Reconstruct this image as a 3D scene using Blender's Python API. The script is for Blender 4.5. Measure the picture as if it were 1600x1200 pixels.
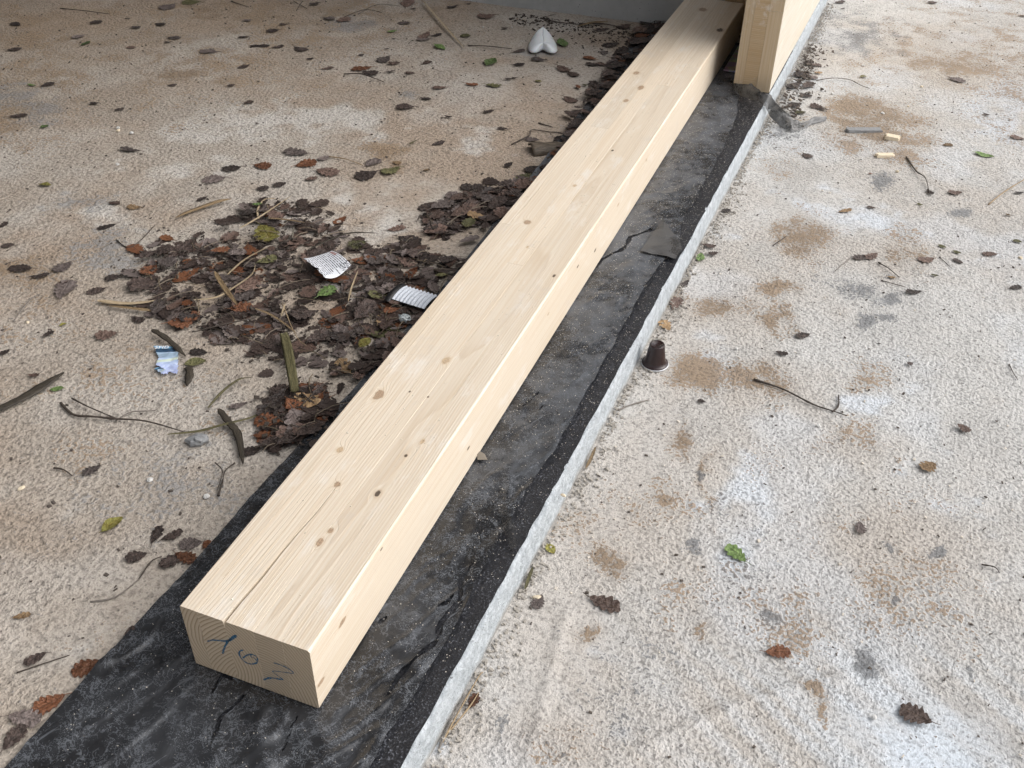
import bpy, math, random
import numpy as np
from mathutils import Vector, Matrix

for o in list(bpy.data.objects):
    bpy.data.objects.remove(o)
scene = bpy.context.scene
col = scene.collection
rad = math.radians

# ------------------------------------------------------------------ camera
cam_data = bpy.data.cameras.new('camera')
cam_data.sensor_fit = 'HORIZONTAL'
cam_data.sensor_width = 36.0
cam_data.lens = 36.0 * 1559.8 / 1600.0
cam_data.clip_start = 0.02
cam_data.clip_end = 400.0
cam = bpy.data.objects.new('camera', cam_data)
col.objects.link(cam)
_r = Vector((0.9313868, 0.3636902, 0.0157529))
_u = Vector((-0.2350899, 0.5678826, 0.7888232))
_f = Vector((-0.2779414, 0.7384029, -0.6144182))
m = Matrix((_r, _u, -_f)).transposed().to_4x4()
m.translation = Vector((0.57628, -0.52801, 0.95464))
cam.matrix_world = m
scene.camera = cam

# ------------------------------------------------------------------ sky, sun, exposure
SUN_AZ = rad(74.0)      # compass direction the light comes from, clockwise from +Y
SUN_EL = rad(43.0)
world = bpy.data.worlds.new('World')
scene.world = world
world.use_nodes = True
wt = world.node_tree
wt.nodes.clear()
w_out = wt.nodes.new('ShaderNodeOutputWorld')
w_bg = wt.nodes.new('ShaderNodeBackground')
w_sky = wt.nodes.new('ShaderNodeTexSky')
w_sky.sky_type = 'NISHITA'
w_sky.sun_disc = False
w_sky.sun_elevation = SUN_EL
w_sky.sun_rotation = SUN_AZ
w_sky.air_density = 1.0
w_sky.dust_density = 4.0
w_hs = wt.nodes.new('ShaderNodeHueSaturation')      # overcast: the cloud cover takes most of the blue out
w_hs.inputs['Saturation'].default_value = 0.35
w_bg.inputs['Strength'].default_value = 0.15
wt.links.new(w_sky.outputs[0], w_hs.inputs['Color'])
wt.links.new(w_hs.outputs[0], w_bg.inputs['Color'])
wt.links.new(w_bg.outputs[0], w_out.inputs[0])

sun_data = bpy.data.lights.new('sun', 'SUN')
sun_data.energy = 1.5
sun_data.angle = rad(85.0)
sun_data.color = (1.0, 0.99, 0.98)
sun = bpy.data.objects.new('sun', sun_data)
col.objects.link(sun)
sd = Vector((math.sin(SUN_AZ) * math.cos(SUN_EL), math.cos(SUN_AZ) * math.cos(SUN_EL), math.sin(SUN_EL)))
sun.rotation_euler = sd.to_track_quat('Z', 'Y').to_euler()
sun.location = (3, 2, 4)

vs = scene.view_settings
vs.view_transform = 'Standard'
vs.look = 'None'
vs.exposure = 0.29
vs.gamma = 1.0
vs.use_curve_mapping = False
scene.render.engine = 'CYCLES'
cy = scene.cycles
cy.max_bounces = 6; cy.diffuse_bounces = 3; cy.glossy_bounces = 2; cy.transmission_bounces = 2; cy.transparent_max_bounces = 8
cy.caustics_reflective = False; cy.caustics_refractive = False
cy.use_adaptive_sampling = True; cy.adaptive_threshold = 0.03
cy.use_denoising = True

# ------------------------------------------------------------------ measured positions (metres)
LEAF_SPOTS = [[-1.6222,1.4739,'L',0.0444,40.0,'d'],[-1.5364,1.6229,'L',0.044,62.0,'g'],[-1.5718,1.737,'L',0.042,50.0,'d'],[-1.4812,1.5856,'L',0.042,90.0,'n'],[-1.4011,1.293,'L',0.0269,1.0,'n'],[-1.3682,1.3121,'L',0.0399,67.0,'d'],[-1.2951,1.1319,'L',0.0468,46.0,'d'],[-1.1966,1.1071,'L',0.0229,64.0,'n'],[-1.1812,1.2605,'L',0.0272,24.0,'d'],[-1.1073,1.2547,'L',0.0293,64.0,'d'],[-0.9401,1.0834,'L',0.0564,6.0,'g'],[-0.6889,1.0348,'L',0.0584,23.0,'g'],[-0.6838,1.093,'L',0.0482,28.0,'d'],[-1.14,1.6661,'L',0.0582,16.0,'g'],[-1.2909,1.7207,'L',0.0437,24.0,'g'],[-1.2849,1.6838,'L',0.0242,24.0,'d'],[-1.3508,1.6104,'L',0.0307,24.0,'b'],[-1.442,1.7467,'L',0.0357,24.0,'g'],[-1.3954,1.7977,'L',0.0398,-2.0,'d'],[-1.1192,1.8028,'L',0.0383,39.0,'d'],[-0.9936,1.6114,'L',0.0383,57.0,'d'],[-1.0524,1.7538,'L',0.0311,24.0,'d'],[-1.0848,1.4316,'L',0.0284,24.0,'d'],[-0.9504,1.4858,'L',0.0249,37.0,'d'],[-0.8508,1.4131,'L',0.0327,72.0,'b'],[-1.4708,1.9353,'L',0.0685,82.0,'g'],[-1.4345,1.9983,'L',0.0647,24.0,'o'],[-0.9912,0.877,'L',0.0308,13.0,'y'],[-1.5077,1.7966,'L',0.0218,24.0,'g'],[-1.1913,1.9259,'L',0.033,24.0,'g'],[-1.7644,1.6327,'L',0.0419,-9.0,'d'],[-1.0897,2.1404,'L',0.0457,55.0,'d'],[-1.0751,1.9349,'L',0.0271,10.0,'d'],[-1.0752,1.8807,'L',0.0426,30.0,'d'],[-0.9834,2.0379,'L',0.0476,-3.0,'g'],[-0.9388,2.0454,'L',0.0535,66.0,'b'],[-0.767,2.0911,'L',0.0462,9.0,'g'],[-0.7665,2.0125,'L',0.0332,39.0,'n'],[-0.7329,1.9575,'L',0.016,24.0,'d'],[-0.6557,1.9861,'L',0.0473,38.0,'g'],[-0.6644,2.0172,'L',0.0659,93.0,'b'],[-0.637,2.0349,'L',0.0378,52.0,'d'],[-0.8367,2.2549,'L',0.0761,106.0,'b'],[-0.7993,2.2175,'L',0.0191,24.0,'d'],[-0.6983,2.2831,'L',0.0436,53.0,'d'],[-0.6665,2.3312,'L',0.0195,24.0,'d'],[-0.5704,2.2422,'L',0.0629,39.0,'b'],[-0.5587,2.0582,'L',0.0387,46.0,'o'],[-0.5858,1.9443,'L',0.0534,-29.0,'n'],[-0.4148,1.8974,'L',0.0585,85.0,'n'],[-0.4805,2.1641,'L',0.0239,24.0,'d'],[-1.0318,1.7629,'L',0.0415,24.0,'d'],[-0.99,1.7705,'L',0.0433,53.0,'d'],[-0.9272,1.782,'L',0.0549,-19.0,'d'],[-0.8646,1.7297,'L',0.0248,52.0,'d'],[-0.7881,1.6869,'L',0.0398,38.0,'b'],[-0.7076,1.7224,'L',0.0669,38.0,'r'],[-0.6732,1.7028,'L',0.0536,3.0,'d'],[-0.6467,1.7897,'L',0.0387,46.0,'b'],[-0.578,1.7446,'L',0.0297,24.0,'b'],[-0.57,1.8288,'L',0.038,70.0,'b'],[-0.6304,1.7314,'L',0.0335,37.0,'g'],[-0.6843,1.8043,'L',0.0543,79.0,'g'],[-0.7561,1.8093,'L',0.0205,24.0,'g'],[-0.7136,1.8766,'L',0.0156,24.0,'d'],[-0.4664,1.6838,'L',0.0442,37.0,'b'],[-0.4012,1.7357,'L',0.0397,11.0,'r'],[-0.3475,1.7499,'L',0.0494,11.0,'o'],[-0.3277,1.8059,'L',0.0263,24.0,'d'],[-0.4905,1.54,'L',0.0555,11.0,'d'],[-0.4688,1.6059,'L',0.0322,11.0,'d'],[-0.2959,1.595,'L',0.0361,57.0,'d'],[-0.2276,1.5148,'L',0.0315,-0.0,'d'],[-0.3719,1.5246,'L',0.0229,-0.0,'d'],[-0.3315,1.3822,'L',0.0391,56.0,'d'],[-0.6308,1.1293,'L',0.0457,12.0,'r'],[-0.6005,1.2154,'L',0.0657,2.0,'g'],[-0.5501,1.1742,'L',0.0557,46.0,'r'],[-0.5291,1.2143,'L',0.0355,66.0,'g'],[-0.4888,1.1599,'L',0.0627,2.0,'b'],[-0.5042,1.1171,'L',0.0325,46.0,'b'],[-0.5503,1.0685,'L',0.0333,56.0,'d'],[-0.5737,1.0396,'L',0.0315,23.0,'d'],[-0.4051,1.176,'L',0.0587,55.0,'d'],[-0.4215,1.2363,'L',0.0494,73.0,'g'],[-0.3675,1.2153,'L',0.0524,55.0,'o'],[-0.3732,1.2569,'L',0.027,2.0,'t'],[-0.2986,1.2481,'L',0.0201,45.0,'t'],[-0.1834,1.2094,'L',0.0422,2.0,'d'],[-0.1111,1.2371,'L',0.0426,44.0,'d'],[-0.1449,1.3412,'L',0.0282,75.0,'d'],[-0.2905,2.1204,'L',0.0723,-60.0,'n'],[-0.3077,1.9705,'L',0.0452,10.0,'d'],[-0.3776,2.0091,'L',0.0433,50.0,'d'],[-0.3427,1.9135,'L',0.0387,37.0,'d'],[-0.2233,1.9307,'L',0.0571,-31.0,'b'],[-0.1869,1.9069,'L',0.0466,-31.0,'b'],[-0.1611,2.1605,'L',0.054,49.0,'d'],[-0.183,2.0362,'L',0.0477,-15.0,'r'],[-0.162,1.9932,'L',0.0466,-3.0,'d'],[-0.0965,1.9765,'L',0.0771,57.0,'d'],[-0.091,2.1807,'L',0.085,66.0,'d'],[-0.1181,2.388,'L',0.0745,67.0,'d'],[-0.1121,1.858,'L',0.0601,-60.0,'d'],[-0.1395,1.7409,'L',0.0507,-22.0,'b'],[-0.2539,1.824,'L',0.0227,-13.0,'y'],[-0.1359,1.8472,'L',0.018,24.0,'o'],[-0.3174,1.8201,'L',0.0198,24.0,'d'],[-0.1452,1.485,'L',0.0398,0.0,'g'],[-0.0872,1.5139,'L',0.0453,62.0,'d'],[-0.0745,1.5774,'L',0.065,79.0,'d'],[-0.0921,1.3001,'L',0.0561,53.0,'o'],[-0.091,1.3439,'L',0.0482,61.0,'d'],[-0.1708,2.3208,'L',0.0572,50.0,'b'],[-0.1102,2.2758,'L',0.085,73.0,'b'],[-0.2223,2.2674,'L',0.0432,38.0,'d'],[-0.0747,2.0531,'L',0.085,84.0,'d'],[-0.1121,2.0889,'L',0.0651,66.0,'d'],[-0.093,2.2958,'L',0.085,90.0,'d'],[-0.0965,1.9077,'L',0.0668,76.0,'d'],[-0.0949,1.7782,'L',0.0623,76.0,'d'],[-0.0929,1.6709,'L',0.0625,84.0,'d'],[0.3717,3.025,'R',0.0496,49.0,'d'],[0.3876,2.9592,'R',0.017,24.0,'d'],[0.6583,3.1542,'R',0.0396,38.0,'b'],[0.9358,3.1276,'R',0.0255,24.0,'r'],[0.5126,2.3659,'R',0.0238,36.0,'y'],[0.7581,2.4477,'R',0.0543,-12.0,'g'],[0.8364,2.217,'R',0.0207,-31.0,'d'],[0.7514,1.9818,'R',0.0312,34.0,'t'],[0.8353,1.9555,'R',0.0513,-8.0,'n'],[0.9108,2.095,'R',0.0388,-17.0,'b'],[0.4431,1.7831,'R',0.035,-41.0,'b'],[0.5928,1.7441,'R',0.0134,23.0,'r'],[-0.9467,0.7136,'L',0.0266,101.0,'d'],[-0.8819,0.6557,'L',0.0313,34.0,'d'],[-0.7608,0.7841,'L',0.0427,56.0,'d'],[-0.8105,0.8685,'L',0.0297,13.0,'b'],[-0.7623,0.8684,'L',0.0348,13.0,'t'],[-0.6587,0.9511,'L',0.0276,66.0,'d'],[-0.8011,0.6003,'L',0.0536,9.0,'d'],[-0.7357,0.6327,'L',0.046,83.0,'g'],[-0.751,0.5928,'L',0.0381,39.0,'d'],[-0.6811,0.5744,'L',0.0721,114.0,'g'],[-0.7004,0.5885,'L',0.0262,65.0,'b'],[-0.627,0.592,'L',0.0377,47.0,'d'],[-0.6294,0.6392,'L',0.0348,33.0,'d'],[-0.5037,0.5464,'L',0.0324,-6.0,'d'],[-0.5232,0.4895,'L',0.0416,38.0,'b'],[-0.6109,0.4549,'L',0.0227,71.0,'d'],[-0.609,0.4859,'L',0.0142,62.0,'y'],[-0.6393,0.387,'L',0.0215,71.0,'d'],[-0.5531,0.3568,'L',0.0208,15.0,'b'],[-0.343,0.482,'L',0.0393,31.0,'o'],[-0.3547,0.5071,'L',0.0341,14.0,'d'],[-0.498,0.3447,'L',0.0242,31.0,'n'],[-0.2194,0.416,'L',0.0337,47.0,'g'],[-0.3272,0.2173,'L',0.0301,64.0,'g'],[-0.2319,0.1435,'L',0.0377,76.0,'y'],[-0.1675,0.15,'L',0.0338,103.0,'d'],[-0.1476,0.1567,'L',0.0327,52.0,'d'],[-0.1176,0.1532,'L',0.0329,36.0,'g'],[-0.1678,0.1091,'L',0.0316,44.0,'d'],[-0.1212,0.1224,'L',0.045,66.0,'d'],[-0.1091,0.1318,'L',0.0369,-1.0,'r'],[-0.098,0.16,'L',0.0183,91.0,'r'],[-0.1448,0.3355,'L',0.0353,38.0,'d'],[-0.2322,-0.0201,'L',0.0232,43.0,'t'],[-0.1745,-0.062,'L',0.0295,57.0,'d'],[-0.1118,-0.0488,'L',0.0417,49.0,'r'],[-0.119,-0.1032,'L',0.043,56.0,'r'],[-0.1298,-0.1274,'L',0.0443,11.0,'g'],[-0.0981,0.0089,'L',0.0172,78.0,'d'],[-0.1243,-0.15,'L',0.0372,92.0,'d'],[0.3208,1.4345,'R',0.0251,56.0,'d'],[0.3203,1.272,'R',0.0334,3.0,'b'],[0.3342,1.2449,'R',0.0256,41.0,'b'],[0.3137,1.2201,'R',0.0371,93.0,'n'],[0.3085,1.1121,'R',0.034,74.0,'g'],[0.3093,1.038,'R',0.0496,87.0,'b'],[0.3094,0.9609,'R',0.0393,-49.0,'t'],[0.5591,1.5357,'R',0.0385,41.0,'t'],[0.6104,1.5733,'R',0.0239,1.0,'b'],[0.7068,1.6302,'R',0.0168,-23.0,'o'],[0.7781,1.7196,'R',0.0378,23.0,'b'],[0.912,1.7767,'R',0.0263,23.0,'d'],[0.7247,1.6969,'R',0.0282,-56.0,'d'],[0.8889,1.6539,'R',0.0152,-0.0,'t'],[0.6122,1.3458,'R',0.0413,32.0,'d'],[0.6321,1.3596,'R',0.0433,62.0,'b'],[0.7349,1.3867,'R',0.0418,40.0,'b'],[0.7948,1.4066,'R',0.0279,-39.0,'d'],[0.8532,1.4609,'R',0.0347,13.0,'b'],[0.7611,1.4553,'R',0.0216,-31.0,'o'],[0.79,1.4425,'R',0.02,-21.0,'o'],[0.6747,1.2909,'R',0.0193,13.0,'t'],[0.7523,1.3311,'R',0.0169,13.0,'o'],[0.719,1.2522,'R',0.037,23.0,'d'],[0.9006,1.3455,'R',0.032,39.0,'d'],[0.9058,1.539,'R',0.0218,-11.0,'o'],[0.5442,1.0239,'R',0.033,38.0,'d'],[0.5181,0.9545,'R',0.0259,5.0,'d'],[0.7292,1.0099,'R',0.0141,49.0,'g'],[0.4186,0.7697,'R',0.0158,-10.0,'d'],[0.5369,0.4601,'R',0.0423,-33.0,'n'],[0.2986,0.3719,'R',0.0262,-47.0,'y'],[0.8199,0.8622,'R',0.0275,-30.0,'b'],[0.7729,0.7461,'R',0.0366,55.0,'t'],[0.6905,0.5747,'R',0.0297,-77.0,'g'],[0.3957,0.3093,'R',0.0516,-4.0,'b'],[0.315,0.2789,'R',0.0284,86.0,'g'],[0.6176,0.3167,'R',0.0367,22.0,'r'],[0.7828,0.2868,'R',0.0441,-18.0,'b'],[0.2955,0.1109,'R',0.0268,86.0,'r'],[0.3683,2.0863,'R',0.0482,45.0,'d'],[0.3551,2.4095,'R',0.0496,47.0,'d'],[0.3793,2.4036,'R',0.0403,36.0,'b'],[0.3483,2.3095,'R',0.0632,55.0,'d'],[0.3808,2.3028,'R',0.042,-5.0,'g'],[0.3444,2.2206,'R',0.0729,61.0,'d'],[0.3834,2.1638,'R',0.0437,-4.0,'d'],[0.4213,2.0956,'R',0.0413,-16.0,'b'],[0.389,2.0361,'R',0.0359,35.0,'o'],[0.3799,2.2363,'R',0.0734,77.0,'d'],[0.3926,2.3448,'R',0.0291,24.0,'t'],[0.4391,2.085,'R',0.0341,-16.0,'d'],[-0.4587,0.8719,'L',0.0748,-43.0,'y'],[-0.2485,0.7329,'L',0.0507,80.0,'n'],[-0.1127,0.6213,'L',0.0321,82.0,'y'],[-0.5375,0.964,'L',0.0229,23.0,'n'],[-0.1261,0.7621,'L',0.0542,99.0,'b'],[-0.1163,0.7228,'L',0.033,41.0,'r'],[-0.1445,0.6453,'L',0.044,31.0,'g'],[-0.1104,0.6946,'L',0.0721,105.0,'b'],[-0.1935,0.6092,'L',0.0529,72.0,'d'],[-0.4991,0.7816,'L',0.0415,43.0,'r'],[-0.4633,0.7842,'L',0.0421,62.0,'g'],[-0.2426,0.9954,'L',0.0432,43.0,'b'],[-0.2269,1.1021,'L',0.051,61.0,'d'],[-0.1951,1.1011,'L',0.076,74.0,'g'],[-0.1918,1.1623,'L',0.0536,-15.0,'g'],[-0.1722,1.2173,'L',0.0423,44.0,'d'],[-0.1009,1.2478,'L',0.0571,44.0,'g'],[-0.149,1.0914,'L',0.0536,60.0,'b'],[-0.1147,1.0916,'L',0.0481,23.0,'t'],[-0.1263,1.1688,'L',0.0525,-15.0,'g'],[-0.18,1.0137,'L',0.0384,43.0,'d'],[-0.2014,0.9669,'L',0.057,4.0,'d'],[-0.097,0.9136,'L',0.0413,42.0,'d'],[-0.2161,0.8635,'L',0.045,4.0,'g'],[-0.0947,1.1437,'L',0.0601,73.0,'d'],[-0.0802,1.1945,'L',0.0419,23.0,'d'],[-0.1611,0.9116,'L',0.0454,59.0,'d'],[-0.0804,0.8488,'L',0.0258,41.0,'o'],[-0.4312,0.9293,'L',0.0407,63.0,'g'],[-0.4793,0.9369,'L',0.0508,-11.0,'b'],[-0.5381,0.9261,'L',0.0372,45.0,'d'],[-0.5434,0.868,'L',0.0384,34.0,'d'],[-0.5965,0.7406,'L',0.0462,54.0,'d'],[-0.5654,0.7116,'L',0.0491,5.0,'g'],[-0.6113,0.7169,'L',0.0427,64.0,'d']]
PILE_AREAS = [[(-0.636,0.6989),(-0.6357,0.7832),(-0.5614,0.8413),(-0.5487,0.9651),(-0.472,1.0216),(-0.3537,0.9621),(-0.3133,0.9195),(-0.2318,0.9199),(-0.2013,0.9669),(-0.0713,0.9195),(-0.054,0.8598),(-0.0477,0.7201),(-0.0511,0.6069),(-0.0894,0.5225),(-0.1593,0.5657),(-0.1981,0.504),(-0.258,0.5247),(-0.3566,0.545),(-0.4558,0.5601),(-0.5271,0.5939)],[(-0.2195,1.033),(-0.2032,1.118),(-0.1634,1.1897),(-0.0692,1.2773),(-0.0681,1.3536),(-0.0423,1.4059),(-0.0343,1.1839),(-0.0575,1.1017),(-0.1314,1.0508),(-0.1451,0.9906)],[(-0.1856,0.4653),(-0.1304,0.5055),(-0.0813,0.4582),(-0.0794,0.3804),(-0.1228,0.3475),(-0.1658,0.4071)],[(-0.0634,1.3899),(-0.0738,1.5196),(-0.0848,1.6953),(-0.1171,1.9573),(-0.1236,2.2228),(-0.0912,2.381),(-0.0654,2.4303),(-0.0548,2.1411),(-0.0556,1.8966),(-0.0518,1.6677),(-0.0484,1.4674)]]
TWIGS = [[1.2,'d',['L',(-1.7504,1.796),(-1.6641,1.7959),(-1.5855,1.812)]],[1.2,'d',['L',(-1.3338,2.0574),(-1.2543,2.0326)]],[1.0,'d',['L',(-1.1639,2.1341),(-1.0858,2.0886)]],[1.0,'d',['L',(-1.1358,2.1468),(-1.1059,2.0599)]],[1.3,'d',['L',(-0.5216,1.9948),(-0.4687,1.9961),(-0.4025,2.02)]],[1.6,'d',['L',(-0.4068,2.29),(-0.3627,2.2783),(-0.2973,2.2889)]],[2.0,'d',['L',(-0.2973,2.2889),(-0.2339,2.3048),(-0.1476,2.3067)]],[1.3,'d',['L',(-0.1624,1.5789),(-0.1234,1.5678)]],[1.4,'d',['L',(-0.1766,1.4415),(-0.1555,1.4919),(-0.1625,1.5274),(-0.1204,1.5417),(-0.0815,1.5468)]],[1.2,'g',['R',(0.3964,2.2787),(0.4367,2.3015),(0.4778,2.3195),(0.5146,2.295),(0.5381,2.2803)]],[1.6,'d',['R',(0.6619,1.8695),(0.6884,1.7958),(0.7076,1.7579),(0.7251,1.6903)]],[1.8,'t',['R',(0.8496,1.6878),(0.8825,1.7675),(0.9238,1.8538)]],[1.8,'d',['L',(-0.468,0.3199),(-0.4301,0.3061),(-0.3988,0.3078),(-0.3666,0.3179),(-0.3178,0.3285),(-0.259,0.3324)]],[1.3,'d',['L',(-0.4622,0.334),(-0.4192,0.3253),(-0.3693,0.3184)]],[0.9,'g',['L',(-0.3666,0.3179),(-0.3554,0.3402),(-0.3277,0.3565),(-0.3267,0.3783)]],[0.9,'d',['L',(-0.1786,0.2953),(-0.1548,0.2837),(-0.1409,0.248)]],[0.8,'d',['L',(-0.1537,0.3055),(-0.1548,0.2837),(-0.1403,0.2577)]],[1.3,'d',['L',(-0.3773,0.2023),(-0.3631,0.2025),(-0.3462,0.1982)]],[1.0,'d',['L',(-0.142,0.0819),(-0.1442,0.1036),(-0.1409,0.1224)]],[1.1,'g',['L',(-0.173,0.029),(-0.1504,0.0478),(-0.142,0.0819)]],[0.9,'d',['L',(-0.1795,-0.0827),(-0.1616,-0.0653),(-0.1432,-0.0427)]],[1.0,'d',['R',(0.6463,1.3387),(0.6702,1.3172),(0.69,1.2947)]],[0.7,'g',['R',(0.5709,1.2729),(0.5937,1.3434)]],[0.9,'d',['R',(0.4406,1.3256),(0.461,1.3768)]],[0.7,'d',['R',(0.757,1.4095),(0.7876,1.3718)]],[0.9,'d',['R',(0.8892,1.0763),(0.8962,1.0496),(0.9042,1.0298)]],[1.5,'d',['R',(0.4871,0.8628),(0.5338,0.852),(0.589,0.8312),(0.6205,0.8247),(0.6457,0.8246)]],[1.5,'d',['R',(0.6205,0.8247),(0.6273,0.8434),(0.626,0.8717)]],[1.0,'d',['R',(0.8547,0.5668),(0.8654,0.5613),(0.8751,0.5604)]],[1.3,'g',['R',(0.3003,0.6961),(0.313,0.719),(0.3364,0.7394)]],[1.0,'t',['R',(0.2839,0.0456),(0.2874,0.0917),(0.2876,0.1392),(0.288,0.1521)]],[0.9,'t',['R',(0.2856,0.0595),(0.2961,0.0999),(0.2967,0.1236)]],[1.0,'g',['R',(0.2838,0.037),(0.2836,0.0856),(0.2872,0.1264)]],[0.8,'d',['R',(0.6618,1.2728),(0.704,1.2656)]],[1.1,'d',['L',(-0.7108,0.7515),(-0.6656,0.7368),(-0.6808,0.8235)]],[1.0,'g',['L',(-0.6907,0.4621),(-0.708,0.5183),(-0.7095,0.5462)]],[1.2,'d',['L',(-0.1373,0.2428),(-0.149,0.2721)]],[1.0,'t',['L',(-0.5224,1.2276),(-0.481,1.2244),(-0.4361,1.2196)]],[1.5,'d',['L',(-0.732,1.6671),(-0.6806,1.6751),(-0.6132,1.6616)]],[1.2,'d',['L',(-0.3178,0.6177),(-0.3412,0.5773),(-0.3887,0.5376)]],[0.9,'t',['L',(-0.2989,0.6678),(-0.2245,0.5961),(-0.1962,0.5787)]],[1.0,'d',['L',(-0.1255,0.44),(-0.1163,0.4906),(-0.1122,0.513)]],[1.1,'d',['L',(-0.1385,0.4712),(-0.1016,0.4498)]],[0.8,'d',['L',(-0.4127,2.3065),(-0.3878,2.35)]],[0.8,'g',['L',(-0.9247,2.1088),(-0.9149,2.2124),(-0.845,2.2236)]],[0.8,'d',['L',(-0.95,2.0655),(-0.9243,2.1481),(-0.87,2.1463)]]]
REEDS = [[7.0,'p',['L',(-0.788,2.2696),(-0.6579,2.1153),(-0.5208,1.962)]],[9.0,'t',['L',(-0.6536,0.8572),(-0.6438,0.8955),(-0.6161,0.9423),(-0.5997,0.9672)]],[12.0,'p',['L',(-0.5983,0.562),(-0.5484,0.5785),(-0.4973,0.6108)]],[8.0,'t',['L',(-0.5721,0.5578),(-0.5245,0.5649),(-0.4922,0.5742)]],[5.0,'p',['L',(-0.4404,0.6194),(-0.4086,0.6392),(-0.3978,0.6813),(-0.3955,0.7281),(-0.4082,0.7583)]],[9.0,'t',['L',(-0.4599,0.7081),(-0.4184,0.6727),(-0.3618,0.6308)]],[6.0,'p',['L',(-0.4328,0.7078),(-0.4366,0.7706),(-0.4214,0.8219)]],[4.0,'p',['L',(-0.5068,0.8563),(-0.4951,0.9161),(-0.4838,1.0165)]],[4.0,'p',['L',(-0.5008,0.9136),(-0.5246,0.9462),(-0.5356,0.9915),(-0.5075,1.0064)]],[6.0,'t',['L',(-0.4795,0.9143),(-0.4426,0.9244),(-0.4055,0.9291)]],[5.0,'o',['L',(-0.2558,0.3911),(-0.2532,0.4289),(-0.2469,0.4625),(-0.2349,0.4798)]],[5.0,'o',['L',(-0.2726,0.3161),(-0.2376,0.3412),(-0.2083,0.3626),(-0.1789,0.4017),(-0.1717,0.434),(-0.1654,0.4601)]],[16.0,'o',['L',(-0.2467,0.5908),(-0.2092,0.545),(-0.1485,0.4637)]],[12.0,'k',['L',(-0.2364,0.3909),(-0.2055,0.3716),(-0.1789,0.3546),(-0.1376,0.3049)]],[11.0,'k',['L',(-0.4563,0.5233),(-0.4164,0.5103),(-0.3652,0.4877)]],[20.0,'k',['L',(-0.5393,0.2659),(-0.5263,0.3108),(-0.5117,0.3775)]],[9.0,'t',['L',(-0.2935,2.2598),(-0.2613,2.2988),(-0.2218,2.3288)]],[5.0,'t',['R',(0.2939,0.59),(0.2955,0.5594),(0.2936,0.5433)]],[5.0,'o',['R',(0.2899,0.3249),(0.2921,0.3019),(0.2921,0.2902)]],[14.0,'k',['L',(-0.3461,0.4661),(-0.3294,0.4495),(-0.3175,0.4246)]],[4.0,'g',['L',(-0.4181,0.9074),(-0.3973,0.8682)]],[4.0,'t',['L',(-0.3284,0.6342),(-0.2882,0.6301),(-0.2245,0.5961)]],[6.0,'k',['L',(-0.3463,0.8334),(-0.3098,0.9131),(-0.2574,0.9432)]],[4.0,'d',['L',(-0.195,0.848),(-0.1473,0.856),(-0.1126,0.9194)]],[3.0,'d',['L',(-0.059,0.9296),(-0.0878,0.8931),(-0.133,0.8267)]],[3.0,'p',['L',(-0.2783,0.6342),(-0.2919,0.6707)]],[3.0,'p',['L',(-0.193,0.7121),(-0.2123,0.759),(-0.2273,0.8105)]],[5.0,'o',['L',(-0.3865,1.3474),(-0.381,1.3757)]]]
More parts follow.
